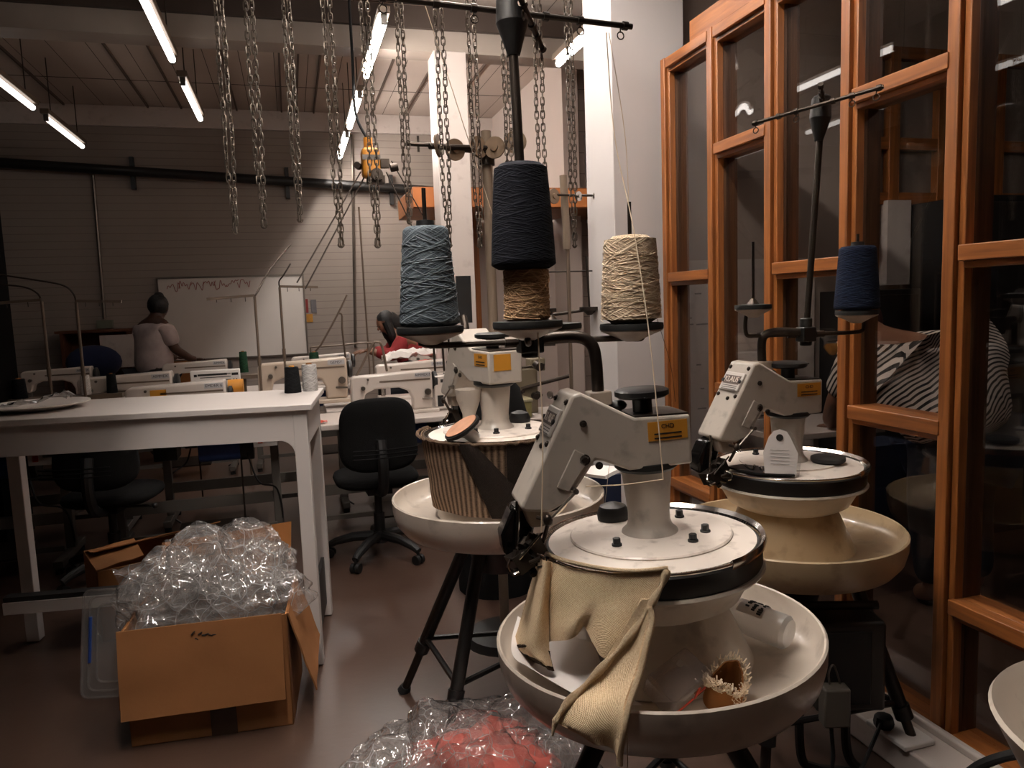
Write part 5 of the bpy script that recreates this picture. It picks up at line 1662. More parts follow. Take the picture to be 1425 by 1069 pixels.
def sewing_head(label, x, y, rz, mat, text, panel=True, s=1.0, z=0.74, orange=False):
    t_ = thing('sewing_machine', label, 'sewing machine', (x, y, z), rz, 'industrial sewing machines')
    def X(p, q, w_): return (p * s, w_ * s, q * s)
    b_ = MB(); b_.box((0.02 * s, 0, 0.012 * s), (0.56 * s, 0.18 * s, 0.024 * s)); b_.build('bed', mat, t_, bevel=0.005)
    prof = [(0.13, 0.024), (0.262, 0.024), (0.268, 0.20), (0.262, 0.285), (-0.06, 0.272), (-0.255, 0.268), (-0.275, 0.25), (-0.278, 0.10), (-0.262, 0.088), (-0.205, 0.088), (-0.195, 0.105), (-0.185, 0.15), (-0.12, 0.178), (0.04, 0.178), (0.105, 0.150), (0.128, 0.10)]
    b_ = MB(); b_.prism(prof, -0.055, 0.055, X); b_.build('arm', mat, t_, bevel=0.012 * s, bseg=3)
    b_ = MB(); b_.box((0.08 * s, -0.0565 * s, 0.225 * s), (0.34 * s, 0.004, 0.010 * s)); b_.build('trim_line', brown_steel, t_)
    b_ = MB(); b_.box((0.20 * s, -0.056 * s, 0.255 * s), (0.105 * s, 0.004 * s, 0.030 * s)); lb_ = b_.build('name_badge', pm_badge, t_)
    words(text, 0.024 * s, ink, 'badge_lettering', lb_, frame((0.20 * s, -0.0585 * s, 0.255 * s), (1, 0, 0), (0, 0, 1)), 0.0004)
    b_ = MB(); b_.lathe([(0.0, 0.0), (0.05, 0.0), (0.064, 0.008), (0.064, 0.028), (0.05, 0.034), (0.0, 0.034)], 28, caps=False, M=Euler((0, PI / 2, 0)).to_matrix(), c=(0.272 * s, 0, 0.205 * s)); b_.build('handwheel', black_plastic, t_)
    b_ = MB()
    b_.cyl((-0.235 * s, -0.01, 0.02), (-0.235 * s, -0.01, 0.10 * s), 0.005, seg=8); b_.cyl((-0.22 * s, 0.005, 0.02), (-0.22 * s, 0.005, 0.12 * s), 0.004, seg=8); b_.box((-0.228 * s, -0.005, 0.030 * s), (0.03 * s, 0.05 * s, 0.008)); b_.build('needle_bar', chrome, t_)
    b_ = MB(); b_.cyl((-0.20 * s, -0.055 * s, 0.19 * s), (-0.20 * s, -0.085 * s, 0.19 * s), 0.014 * s, seg=14); b_.cyl((-0.165 * s, -0.055 * s, 0.245 * s), (-0.165 * s, -0.07 * s, 0.245 * s), 0.008 * s, seg=10)
    b_.cyl((0.23 * s, -0.055 * s, 0.14 * s), (0.23 * s, -0.08 * s, 0.14 * s), 0.022 * s, seg=18); b_.build('tension_dial', steel, t_)
    b_ = MB(); b_.cyl((0.19 * s, -0.06 * s, 0.095 * s), (0.262 * s, -0.085 * s, 0.093 * s), 0.006 * s, seg=8); b_.build('lever', steel, t_)
    if panel:
        b_ = MB(); b_.box((0.345 * s, 0.0, 0.135 * s), (0.135 * s, 0.12 * s, 0.215 * s)); pn = b_.build('control_box', mat, t_, bevel=0.010 * s)
        b_ = MB(); b_.box((0.345 * s, -0.061 * s, 0.205 * s), (0.05 * s, 0.004, 0.022 * s)); b_.build('display', ink, pn)
        b_ = MB(); b_.box((0.315 * s, -0.061 * s, 0.07 * s), (0.04 * s, 0.008, 0.075 * s)); b_.build('dark_vent', black_plastic, pn)
        b_ = MB(); b_.tube(smooth_path([(0.29 * s, 0, 0.255 * s), (0.40 * s, 0, 0.262 * s), (0.415 * s, 0, 0.25 * s), (0.412 * s, 0, 0.21 * s)], 5), 0.006 * s, 6); b_.build('top_rail', chrome, pn)
    if orange:
        b_ = MB(); b_.box((-0.10 * s, -0.0565 * s, 0.222 * s), (0.085 * s, 0.004, 0.055 * s)); b_.build('orange_plate', orange_label, t_)
        b_ = MB(); b_.cyl((0.275 * s, 0, 0.235 * s), (0.36 * s, 0, 0.235 * s), 0.045 * s, seg=18); b_.build('orange_collar', yellow_paint, t_)
    return t_
pm_badge = pm('pale_badge', srgb(186, 182, 182), 0.4)

def thread_stand(label, x, y, z0, h, bar, wire, tops=()):
    t_ = thing('thread_stand', label, 'thread stand', (x, y, z0), 0, 'thread stands on the sewing tables')
    b_ = MB(); b_.cyl((0, 0, 0), (0, 0, h), 0.0085, seg=10); b_.cyl((0, 0, h * 0.45), (0, 0, h * 0.52), 0.012, seg=10); b_.build('pole', brown_steel, t_)
    b_ = MB(); b_.cyl((0, 0, 0), (0, 0, 0.012), 0.03, seg=14); b_.build('foot', dark_steel, t_)
    b_ = MB(); b_.box((bar / 2, 0, h), (abs(bar), 0.022, 0.016), Euler((0, -0.05 if bar < 0 else 0.05, 0)).to_matrix()); ba = b_.build('thread_bar', brown_steel, t_)
    b_ = MB()
    for f in (0.2, 0.5, 0.8):
        b_.cyl((bar * f, 0, h), (bar * f, 0, h - 0.03), 0.0025, seg=5)
    b_.build('eyelet', dark_steel, ba)
    if wire:
        b_ = MB(); b_.tube(smooth_path([(0, 0, h)] + [tuple(q) for q in wire], 8), 0.0055, 6); b_.build('spring_wire', dark_steel, t_)
    return t_

YA, YB, YC = 4.92, 5.55, 7.25
sewing_table('white sewing table just behind the nearest black office chair', 0.56, YA, 0)
sewing_table('sewing table behind the white work table, with a blue motor underneath', -0.62, YA, 0)
sewing_table('darkest sewing table of the front row, at the far left', -1.82, YA, 0)
for i, (x, lab) in enumerate(((0.75, 'sewing table of the second row behind the white sewing machine'), (-0.42, 'sewing table of the second row in front of the whiteboard'), (-1.60, 'sewing table of the second row at the far left'))):
    sewing_table(lab, x, YB, PI)
for x, lab in ((1.25, 'back row sewing table in front of the person in red'), (0.10, 'back row sewing table below the posters'), (-1.05, 'back row sewing table in front of the standing person'), (-2.2, 'back row sewing table in the dark left corner')):
    sewing_table(lab, x, YC, 0)
sewing_head('white sewing machine with a control box behind the nearest office chair', 0.61, 4.94, 0.0, head_white, 'AIMMEX S', s=0.98)
sewing_head('sewing machine with an orange plate behind the white work table', -0.70, 5.00, 0.0, head_white, 'EMDER 6', panel=False, s=1.06, z=0.728, orange=True)
sewing_head('cream sewing machine behind the black thread cone on the work table', 0.06, 5.50, 0.0, head_cream, 'GEMSY', panel=False, s=1.12, z=0.78)
sewing_head('second row sewing machine behind the white one', 0.86, 5.72, 0.0, head_white, 'AIMMEX', s=1.0)
sewing_head('second row sewing machine seen from behind, under the whiteboard', -1.12, 5.72, 0.0, head_white, 'AIMMEX', panel=False, s=1.1)
for x, lab in ((1.35, 'back row sewing machine the person in red works at'), (0.25, 'back row sewing machine below the posters'), (-0.85, 'back row sewing machine right of the standing person'), (-1.95, 'back row sewing machine in the dark left corner')):
    sewing_head(lab, x, 7.25, 0.0, head_white, 'AIMMEX', panel=False, s=1.0)
# slotted white panel of the second row
sp_ = thing('slotted_casing', 'white slotted control panel standing on the second row in front of the whiteboard', 'control panel', (-0.56, 5.86, 0.74), 0.02)
b = MB(); b.box((0, 0, 0.235), (0.34, 0.06, 0.11)); b.build('casing', white_plastic, sp_, bevel=0.006)
b = MB(); b.box((-0.10, 0, 0.09), (0.03, 0.04, 0.18)); b.box((0.10, 0, 0.09), (0.03, 0.04, 0.18)); b.build('support', white_plastic, sp_)
b = MB()
b.box((-0.135, -0.031, 0.255), (0.02, 0.004, 0.018))
for k_ in range(3):
    b.box((-0.0, -0.031, 0.260 - 0.022 * k_), (0.21, 0.004, 0.005))
b.box((-0.02, -0.031, 0.258), (0.20, 0.004, 0.014)); b.box((0.135, -0.031, 0.255), (0.045, 0.004, 0.018)); b.box((0.125, -0.031, 0.215), (0.008, 0.004, 0.012)); b.box((0.145, -0.031, 0.215), (0.008, 0.004, 0.012))
b.build('slot', ink, sp_)
# long folded white cloth on the second row left
cl2 = thing('folded_cloth', 'long folded white cloth on the second sewing row, left of the slotted panel', 'cloth', (-1.18, 5.45, 0.74))
b = MB(); b.grid([[V((-0.45 + 0.06 * i, -0.12 + 0.03 * j, 0.06 + 0.03 * noise.noise(V((i * 0.5, j * 0.5, 4))) - 0.004 * (j - 4) ** 2)) for i in range(17)] for j in range(9)]); b.build('cloth', paper, cl2, solid=0.02)

thread_stand('thread stand pole at the far left with its wire bending left', -1.40, 5.02, 0.74, 0.81, -0.36, [(-0.02, 0, 0.86), (-0.10, 0, 0.90), (-0.32, 0, 0.925)])
thread_stand('second thread stand pole from the left, bar pointing right', -1.22, 5.02, 0.74, 0.80, 0.245, [(-0.01, 0, 0.85), (-0.06, 0, 0.90), (-0.20, 0, 0.935), (-0.46, 0, 0.985)])
thread_stand('leaning thread stand pole in front of the whiteboard, bar pointing left', -0.215, 5.06, 0.74, 0.80, -0.285, [(0.02, 0, 0.83), (0.10, 0.1, 0.97), (0.24, 0.2, 1.14)])
thread_stand('thread stand pole right of the black thread cone, bar pointing right', -0.062, 5.30, 0.74, 0.86, 0.25, [(0.0, 0.0, 0.90), (0.03, 0, 0.94), (0.08, 0.1, 1.02)])
# thin bent stand rods of the second row
for lab, pts in (('bent steel thread rod leaning over the white sewing machine', [(0.34, 4.97, 0.74), (0.36, 4.97, 0.94), (0.42, 4.97, 1.06), (0.50, 4.97, 1.20), (0.53, 4.97, 1.215), (0.56, 4.97, 1.19), (0.585, 4.97, 1.02)]),
                 ('steel lamp arm rising diagonally in front of the posters', [(0.13, 7.05, 0.74), (0.15, 7.05, 1.0), (0.24, 7.0, 1.12), (0.40, 7.0, 1.38), (0.50, 7.0, 1.56)]),
                 ('hooked steel rod right of the diagonal lamp arm', [(0.42, 7.0, 1.40), (0.445, 7.0, 1.38), (0.44, 7.0, 1.25), (0.455, 7.05, 1.0), (0.46, 7.05, 0.74)]),
                 ('tall bracket rod left of the person in red', [(0.705, 7.4, 0.74), (0.695, 7.4, 1.70), (0.69, 7.4, 2.4)]),
                 ('horizontal bar above the back row sewing machines', [(0.15, 7.06, 1.10), (0.40, 7.06, 1.105), (0.70, 7.06, 1.11), (0.71, 7.06, 1.0), (0.71, 7.06, 0.74)]),
                 ('thin post at the left of the back row bar', [(0.15, 7.06, 0.74), (0.152, 7.06, 0.95), (0.15, 7.06, 1.10)])):
    b = MB(); b.tube(smooth_path(pts, 6), 0.0085, 8)
    tag(b.build('steel_rod', brown_steel), lab, 'rod', 'steel rods on the sewing tables')
for lab, p, r, r1, h, m_, base in (('white thread cone on the second row, left of the black one', (-1.36, 5.62, 0.93), 0.034, 0.028, 0.13, th_w, 1), ('black thread cone on the second row, left of the standing person', (-1.20, 5.62, 0.93), 0.034, 0.028, 0.13, th_b, 1),
                              ('large black thread cone at the dark far left of the second row', (-1.75, 5.62, 0.93), 0.045, 0.038, 0.13, th_b, 1), ('dark green thread cone under the posters', (0.165, 6.6, 0.95), 0.045, 0.038, 0.13, th_g, 1),
                              ('dark thread cone behind the slotted panel', (-0.40, 6.5, 0.95), 0.035, 0.030, 0.17, th_g, 1)):
    reel(lab, p, r, r1, h, m_, group='thread cones on the sewing rows')
for x, y, z in ((-1.28, 5.62, 0.74), (-1.75, 5.62, 0.74), (0.165, 6.6, 0.74), (-0.40, 6.5, 0.74)):
    b = MB(); b.box((x, y, 0.915), (0.30, 0.12, 0.03)); b.cyl((x, y, z), (x, y, 0.90), 0.012, seg=8) ; (b.cyl((x, y, 0), (x, y, 0.74), 0.012, seg=8) if y > 6 else None)
    tag(b.build('cone_shelf', brown_steel), 'small steel shelf carrying thread cones above the sewing tables', 'shelf', 'cone shelves')
oc = thing('orange_clip', 'small orange cloth scrap on the sewing table left of the office chair', 'scrap', (0.13, 4.72, 0.742))
b = MB(); b.grid([[V((0.012 * i - 0.03, 0.010 * j - 0.02, 0.012 + 0.014 * noise.noise(V((i * 0.8, j * 0.8, 1))))) for i in range(7)] for j in range(6)]); b.build('cloth', red_plastic, oc, solid=0.004)
# heap of white, black and pink cloth near the person in red
for lab, c, col, sd in (('crumpled white cloth heap on the back table by the person in red', (1.00, 6.45, 1.02), paper, 2.0), ('black cloth under the white heap by the person in red', (1.02, 6.40, 0.955), black_fabric, 5.0), ('pink folded cloth beside the black cloth', (1.10, 6.30, 0.965), pink, 7.0)):
    b = MB(); b.grid([[V((c[0] + (0.034 if col is not pink else 0.017) * (i - 8), c[1] + 0.025 * (j - 5), c[2] + (0.06 if col is paper else 0.02) * (0.6 + noise.noise(V((i * 0.45, j * 0.45, sd)))) - 0.0012 * ((i - 8) ** 2 * 0.5 + (j - 5) ** 2))) for i in range(17)] for j in range(11)])
    tag(b.build('cloth_heap', col, solid=0.012), lab, 'cloth')
b = MB(); b.box((1.05, 6.43, 0.91), (0.75, 0.36, 0.03)); b.box((0.74, 6.43, 0.45), (0.04, 0.30, 0.90)); b.box((1.36, 6.43, 0.45), (0.04, 0.30, 0.90))
tag(b.build('side_table', white_top), 'small raised table carrying the cloth heaps', 'table')
wr = thing('white_tube', 'upright white cardboard tube beside the white cloth heap', 'tube', (1.20, 6.30, 0.93))
b = MB(); b.cyl((0, 0, 0), (0, 0, 0.17), 0.034, seg=20); b.build('tube', paper, wr)
b = MB(); b.grid([[V((0.028 * i + 0.03, 0.05 * math.sin(i * 0.6), 0.01 + 0.012 * j + 0.012 * math.sin(i * 0.9 + j))) for i in range(8)] for j in range(9)]); b.build('loose_sheet', paper, wr, solid=0.002)

# brown shelf box, blue bundle at the left by the wall
sb = thing('wall_shelf', 'wooden shelf unit against the back wall left of the standing person', 'shelf', (-2.08, 9.35, 0))
b = MB()
for c, s_ in (((0, 0, 1.29), (0.78, 0.36, 0.03)), ((-0.33, 0, 0.64), (0.03, 0.34, 1.28)), ((0.33, 0, 0.64), (0.03, 0.34, 1.28)), ((0, 0.15, 0.64), (0.64, 0.02, 1.26)), ((0, 0, 0.5), (0.64, 0.32, 0.03))):
    b.box(c, s_)
b.build('carcass', pm('dark_brown_board', srgb(92, 52, 30), 0.7), sb)
b = MB(); b.box((0.30, -0.19, 1.06), (0.50, 0.03, 0.36)); b.build('pale_panel', paint_white, sb)
b = MB(); b.ball((-1.98, 8.6, 0.98), 0.24, 20, (1.1, 0.6, 0.75)); b.cyl((-1.98, 8.6, 0), (-1.98, 8.6, 0.82), 0.16, seg=16)
tag(b.build('cloth_bundle', pm('dark_blue_cloth', srgb(26, 34, 66), 0.9, var=0.2, scale=20)), 'dark blue cloth bundle below the wooden shelf', 'cloth')
b = MB(); b.box((-1.30, 9.2, 0.45), (0.50, 0.45, 0.90))
tag(b.build('packing_crate', card_dark), 'brown carton standing behind the standing person', 'box')

# ================================================================ yarn tension stands behind the rear machine
def tension_disc(b_, p, r, d):
    d = V(d).normalized()
    p = V(p)
    b_.cyl(p - d * 0.005, p + d * 0.005, r, seg=22)
    b_.cyl(p - d * 0.012, p + d * 0.012, r * 0.35, seg=12)
disc_m = pm('brown_tension_disc', srgb(128, 108, 88), 0.4, 0.3, var=0.12)
ts = thing('yarn_tension_stand', 'brown yarn tension stand with round discs behind the black-blue cone', 'yarn stand', (0.80, 3.0, 0))
b = MB(); b.cyl((0, 0, 0.02), (0, 0, 2.135), 0.021, seg=16); b.build('pole', pm('brown_pole_paint', srgb(118, 102, 86), 0.5, var=0.12), ts)
b = MB(); b.cyl((0, 0, 0), (0, 0, 0.03), 0.18, 0.16, 28); b.build('base', black_iron, ts)
b = MB(); b.box((0.0, 0, 2.045), (0.05, 0.05, 0.05)); b.cyl((0, 0, 2.00), (0, 0, 2.03), 0.032, seg=14); b.build('clamp', dark_steel, ts)
b = MB(); b.cyl((-0.335, -0.02, 2.075), (0.0, -0.03, 2.062), 0.0085, seg=8); b.cyl((-0.255, -0.12, 2.045), (0.0, -0.03, 2.062), 0.011, seg=8); b.cyl((0.0, -0.03, 2.060), (0.135, -0.05, 2.085), 0.0085, seg=8); b.cyl((-0.15, -0.05, 2.05), (0.01, -0.03, 2.045), 0.008, seg=8); b.build('cross_rod', dark_steel, ts)
for p, r, d in (((-0.045, -0.05, 2.062), 0.043, (0.7, -1, 0.1)), ((0.020, -0.055, 2.060), 0.043, (-0.7, -1, 0.1)), ((0.105, -0.06, 2.082), 0.045, (-0.4, -1, 0)), ((-0.145, -0.07, 2.045), 0.042, (0.3, -1, 0)), ((-0.215, -0.09, 2.055), 0.044, (1, -0.5, 0.1))):
    b = MB(); tension_disc(b, p, r, d); b.build('tension_disc', disc_m, ts)
b = MB(); b.box((-0.28, -0.02, 2.074), (0.008, 0.008, 0.06)); b.build('wing_nut', dark_steel, ts)
ts2 = thing('yarn_tension_stand', 'thin tension stand with a sleeve behind the white pier side of the black-blue cone', 'yarn stand', (1.46, 3.85, 0))
b = MB(); b.cyl((0.0, 0, 0.02), (0, 0, 1.75), 0.011, seg=12); b.build('pole', brown_steel, ts2)
b = MB(); b.cyl((-0.002, 0, 1.72), (-0.014, 0, 2.11), 0.021, seg=14); b.build('sleeve', pm('brown_sleeve_paint', srgb(118, 102, 86), 0.5), ts2)
b = MB(); b.cyl((0, 0, 0), (0, 0, 0.03), 0.16, 0.14, 24); b.build('base', black_iron, ts2)
for p_, q_, r_ in (((-0.20, -0.03, 2.005), (0.215, -0.03, 2.000), 0.0065), ((-0.18, 0, 1.36), (0.22, 0, 1.40), 0.008), ((-0.12, 0, 1.60), (0.20, 0, 1.60), 0.004)):
    b = MB(); b.cyl(p_, q_, r_, seg=8); b.build('cross_rod', dark_steel, ts2)
for x, r in ((-0.085, 0.040), (0.055, 0.026), (0.165, 0.032)):
    b = MB(); tension_disc(b, (x, -0.04, 1.995), r, (0.5, -1, 0)); b.build('tension_disc', disc_m if x < 0 else chrome, ts2)
for x in (-0.14, 0.11):
    b = MB(); b.cyl((x, -0.02, 1.385), (x, -0.02, 1.405), 0.055, seg=24); b.cyl((x, -0.02, 1.36), (x, -0.02, 1.385), 0.012, 0.04, 16); b.build('cone_plate', dark_steel, ts2)
    b = MB(); b.cyl((x, -0.02, 1.40), (x - 0.01, -0.02, 1.68), 0.006, seg=8); b.build('spindle', dark_steel, ts2)
# bench behind the machines with a winder and a green box
bn = thing('bench', 'low bench behind the foreground machine carrying a green box', 'bench', (1.30, 4.42, 0))
b = MB(); b.box((0, 0, 0.735), (0.62, 0.45, 0.03)); b.build('benchtop', white_top, bn, bevel=0.004)
for x in (-0.27, 0.27):
    for y in (-0.18, 0.18):
        b = MB(); b.box((x, y, 0.36), (0.04, 0.04, 0.72)); b.build('leg', grey_steel, bn)
gb = thing('lidded_box', 'pale green lidded box on the bench behind the foreground machine', 'box', (1.20, 4.33, 0.75))
b = MB(); b.box((0, 0, 0.05), (0.30, 0.20, 0.10)); b.build('body', pm('olive_green_plastic', srgb(116, 108, 68), 0.4), gb, bevel=0.008)
b = MB(); b.box((0, 0, 0.108), (0.31, 0.21, 0.02)); b.build('lid', pm('clear_green_lid', srgb(158, 150, 120), 0.2), gb, bevel=0.006)
wd = thing('bobbin_winder', 'cluster of dark winder parts on the bench behind the green box', 'winder', (1.36, 4.48, 0.75))
rg = random.Random(31)
b = MB(); b.box((0, 0, 0.14), (0.18, 0.14, 0.28)); b.box((0.10, 0, 0.30), (0.10, 0.10, 0.08)); b.build('body', pm('olive_grey_enamel', srgb(112, 100, 80), 0.45), wd, bevel=0.008)
b = MB()
for k_ in range(9):
    p = V((rg.uniform(-0.16, 0.16), -0.10, rg.uniform(0.08, 0.34)))
    b.cyl(p, p + V((rg.uniform(-0.02, 0.02), -0.05, rg.uniform(-0.02, 0.02))), rg.uniform(0.012, 0.032), seg=14)
b.cyl((-0.28, -0.06, 0.27), (0.14, -0.06, 0.30), 0.008, seg=8); b.cyl((-0.02, -0.08, 0.16), (0.30, -0.08, 0.22), 0.012, seg=8)
b.build('wheel', dark_steel, wd)
b = MB(); b.box((-0.24, 0, 0.16), (0.05, 0.08, 0.32)); b.build('beige_pillar', lacquer, wd, bevel=0.006)
b = MB(); b.lathe([(0.0, 0.0), (0.24, 0.0), (0.20, 0.30), (0.15, 0.50), (0.05, 0.62), (0.0, 0.62)], 28, c=(0.93, 3.60, 0.52)); b.cyl((0.93, 3.60, 0.0), (0.93, 3.60, 0.52), 0.2, seg=20)
tag(b.build('draped_cover', black_fabric), 'black cloth cover draped over a machine behind the rear linking machine', 'cover')
b = MB(); b.box((0.93, 4.10, 1.47), (0.08, 0.03, 0.26)); b.cyl((0.93, 4.10, 0), (0.93, 4.10, 1.36), 0.012, seg=8)
tag(b.build('wall_screen', black_plastic), 'small black screen on a post behind the tan yarn cone', 'screen')
for i, (x, y, z0, z1) in enumerate(((1.03, 5.62, 0.74, 1.84), (1.10, 5.62, 0.74, 1.78), (1.16, 5.66, 0.74, 1.5))):
    b = MB(); b.cyl((x, y, z0), (x - 0.02, y, z1), 0.0085, seg=8)
    tag(b.build('thin_post', dark_steel), ('thin dark post just right of the blue grey cone, leftmost of three', 'thin dark post right of the blue grey cone, middle of three', 'shortest thin dark post right of the blue grey cone')[i], 'post', 'thin posts right of the blue grey cone')
b = MB(); b.box((1.12, 2.90, 0.62), (0.30, 0.20, 0.20)); b.box((1.12, 2.90, 0.26), (0.32, 0.22, 0.52))
tag(b.build('blue_crate', pm('deep_blue_plastic', srgb(18, 28, 52), 0.5)), 'deep blue crate behind the foreground machine column', 'crate')
b = MB(); b.grid([[V((0.96 + 0.022 * i - 0.004 * j, 2.24 + 0.03 * j, 0.86 + 0.02 * math.sin(i * 0.5) - 0.004 * j)) for i in range(9)] for j in range(7)])
tag(b.build('paper_pile', paper, solid=0.012), 'white paper lying over the edge of the rear catch tray', 'paper')

# ================================================================ hanging chains, hoist, cables
rail = MB(); rail.cyl((-0.8, 2.8, 3.55), (1.7, 2.8, 3.55), 0.03, seg=12)
for x in (-0.7, 1.6):
    rail.cyl((x, 2.8, 3.55), (x, 2.8, CEIL), 0.012, seg=8)
tag(rail.build('chain_rail', dark_steel), 'steel rail under the ceiling from which the chains hang', 'rail')
chain_m = pm('grey_chain_steel', srgb(104, 94, 84), 0.4, 0.7, var=0.2, scale=30)
def link_pts(n=10, L_=0.0165, w_=0.0075):
    o_ = []
    for i in range(n):
        a = 2 * PI * i / n
        o_.append((w_ * math.cos(a), (L_ - w_) * (1 if math.sin(a) > 0 else -1) * (1 if abs(math.sin(a)) > 0.3 else 0.0) + w_ * math.sin(a)))
    return o_
LP = link_pts()
def chain_mesh():
    b_ = MB()
    rg_ = random.Random(4)
    for st in (0, 1):
        n_ = 77
        for i in range(n_):
            z = 0.02 + 0.0242 * i
            x = (-0.012 if st == 0 else 0.012) * min(1.0, 0.15 + 0.10 * i) + 0.0015 * math.sin(i * 0.5 + st)
            a = (i % 2) * PI / 2 + rg_.uniform(-0.35, 0.35) + 0.5
            ca, sa = math.cos(a), math.sin(a)
            b_.tube([(x + p * ca, p * sa, z + q) for p, q in LP], 0.0024, 5, True)
    b_.tube([(0.012 * math.cos(t_), 0.0, 0.012 + 0.012 * math.sin(t_)) for t_ in [PI + PI * k_ / 10 for k_ in range(11)]], 0.0021, 5)
    return b_
CH = [(-0.166, 1.718), (-0.070, 1.735), (0.053, 1.755), (0.190, 1.665), (0.321, 1.662), (0.442, 1.747), (0.587, 1.658), (0.707, 1.657), (0.836, 1.778), (0.964, 1.652), (1.092, 1.651)]
CHL = ['leftmost hanging steel chain', 'second hanging steel chain from the left', 'third hanging steel chain from the left', 'hanging steel chain left of the black hoist cable', 'hanging steel chain crossing the yellow hoist', 'hanging steel chain above the blue grey cone', 'hanging steel chain in front of the white column', 'hanging steel chain just left of the tension stand pole', 'hanging steel chain left of the tall foreground mast', 'hanging steel chain just right of the tall foreground mast', 'rightmost hanging steel chain']
ch0 = None
for (x, z), lab in zip(CH, CHL):
    if ch0 is None:
        ch0 = chain_mesh().build('hanging_chain', chain_m)
        o = ch0
    else:
        o = ch0.copy(); COL.objects.link(o)
    o.location = (x, 2.8, z)
    o.rotation_euler = (0, 0, 0.6 * math.sin(x * 31))
    tag(o, lab, 'chain', 'steel chains hanging in a row')
ho = thing('hoist', 'yellow hoist motor hanging on a black cable', 'hoist', (0.612, 5.5, 2.46))
b = MB(); b.box((0, 0, 0), (0.125, 0.14, 0.20)); b.build('casing', yellow_paint, ho, bevel=0.025, bseg=3)
b = MB(); b.cyl((-0.01, 0, 0.10), (-0.01, 0, 0.175), 0.032, seg=14); b.build('top_cap', yellow_paint, ho)
b = MB(); b.box((0, -0.071, 0.03), (0.126, 0.004, 0.035)); b.build('grey_band', grey_steel, ho)
b = MB(); b.cyl((0.03, -0.07, -0.09), (0.03, -0.10, -0.09), 0.042, seg=20); b.cyl((-0.10, -0.04, -0.02), (-0.08, 0.02, -0.02), 0.024, seg=14); b.cyl((0.14, 0, -0.03), (0.19, 0, -0.02), 0.03, seg=14); b.box((0.03, 0, -0.115), (0.12, 0.10, 0.05)); b.box((0.10, 0, 0.0), (0.06, 0.05, 0.06)); b.build('pulley', dark_steel, ho)
b = MB(); b.tube(smooth_path([(-0.085, 0, CEIL - 2.46), (-0.085, 0, 0.7), (-0.09, 0, 0.42), (-0.075, 0, 0.30), (-0.03, 0, 0.20), (0.02, 0, 0.13)], 8), 0.010, 8); b.build('black_cable', rubber, ho)
for lab, p, q in (('slanting cable from the hoist down to the left', (0.54, 5.5, 2.40), (0.05, 5.05, 1.62)), ('second slanting cable beside the first, left of the hoist', (0.56, 5.5, 2.36), (0.10, 5.05, 1.58)), ('slanting cable from the hoist down to the right', (0.72, 5.5, 2.40), (0.98, 5.4, 1.75)), ('thin second cable running down right from the hoist', (0.76, 5.5, 2.48), (1.15, 5.4, 1.72))):
    b = MB(); b.cyl(p, q, 0.005, seg=6)
    tag(b.build('slanting_cable', dark_steel), lab, 'cable', 'cables running off the hoist')
b = MB(); b.cyl((0.51, 2.78, 2.60), (0.87, 3.0, 1.62), 0.0016, seg=5)
tag(b.build('yarn_thread', thread_m), 'thread slanting across the white column to the rear machine', 'thread', 'threads running over the machines')

# ================================================================ beside the partition: control box, plug, cables
eb = thing('control_box', 'dark control box hanging on the frame of the machine by the partition', 'control box', (1.50, 1.76, 0.225), -0.30)
b = MB(); b.box((0, 0, 0.14), (0.20, 0.13, 0.27)); b.build('casing', pm('dark_box_enamel', srgb(40, 36, 32), 0.45), eb, bevel=0.012)
b = MB(); b.box((-0.01, -0.066, 0.14), (0.13, 0.006, 0.22)); b.build('front_panel', black_plastic, eb, bevel=0.004)
b = MB(); b.box((-0.06, -0.09, 0.045), (0.075, 0.05, 0.115)); b.build('switch_housing', pm('grey_switch_enamel', srgb(84, 78, 70), 0.45), eb, bevel=0.006)
b = MB(); b.tube(smooth_path([(-0.07, -0.08, 0.10), (-0.075, -0.085, 0.14), (-0.06, -0.08, 0.16), (-0.045, -0.08, 0.12), (-0.04, -0.08, 0.10)], 6), 0.003, 6); b.build('wire_loop', steel, eb)
b = MB()
b.tube(smooth_path([(-0.12, 0.02, 0.30), (-0.12, 0.02, 0.05), (-0.115, 0.015, -0.17), (-0.08, 0.0, -0.205), (0.0, -0.02, -0.205)], 6), 0.014, 8)
b.tube(smooth_path([(0.0, -0.03, 0.02), (0.0, -0.03, -0.10), (0.012, -0.04, -0.16), (0.05, -0.06, -0.19)], 6), 0.014, 8)
b.tube(smooth_path([(0.0, -0.02, -0.205), (0.10, -0.05, -0.20), (0.16, -0.07, -0.19)], 6), 0.014, 8)
b.tube([(-0.12, 0.02, 0.295), (0.10, 0.0, 0.30)], 0.014, 8)
b.build('carrying_frame', black_iron, eb)
so = thing('power_socket', 'white socket plate on the trunking beside the partition', 'socket', (1.70, 1.745, 0.091), 0.0)
b = MB(); b.box((0, 0, 0.008), (0.11, 0.16, 0.016)); b.build('plate', white_plastic, so, bevel=0.004)
pg = thing('power_plug', 'black plug with its cable in the socket beside the partition', 'plug', (1.668, 1.775, 0.108))
b = MB(); b.lathe([(0.0, 0.0), (0.028, 0.0), (0.030, 0.012), (0.026, 0.032), (0.012, 0.040), (0.0, 0.040)], 8, caps=False); b.build('body', black_plastic, pg)
b = MB(); b.tube(smooth_path([(-0.02, -0.01, 0.016), (-0.10, -0.06, -0.01), (-0.20, -0.12, -0.04), (-0.32, -0.16, -0.085), (-0.40, -0.16, -0.098)], 8), 0.006, 8); b.build('cable', rubber, pg)
b = MB(); b.tube(smooth_path([(1.44, 1.74, 0.24), (1.445, 1.73, 0.10), (1.45, 1.72, 0.02), (1.55, 1.66, 0.01)], 8), 0.006, 8)
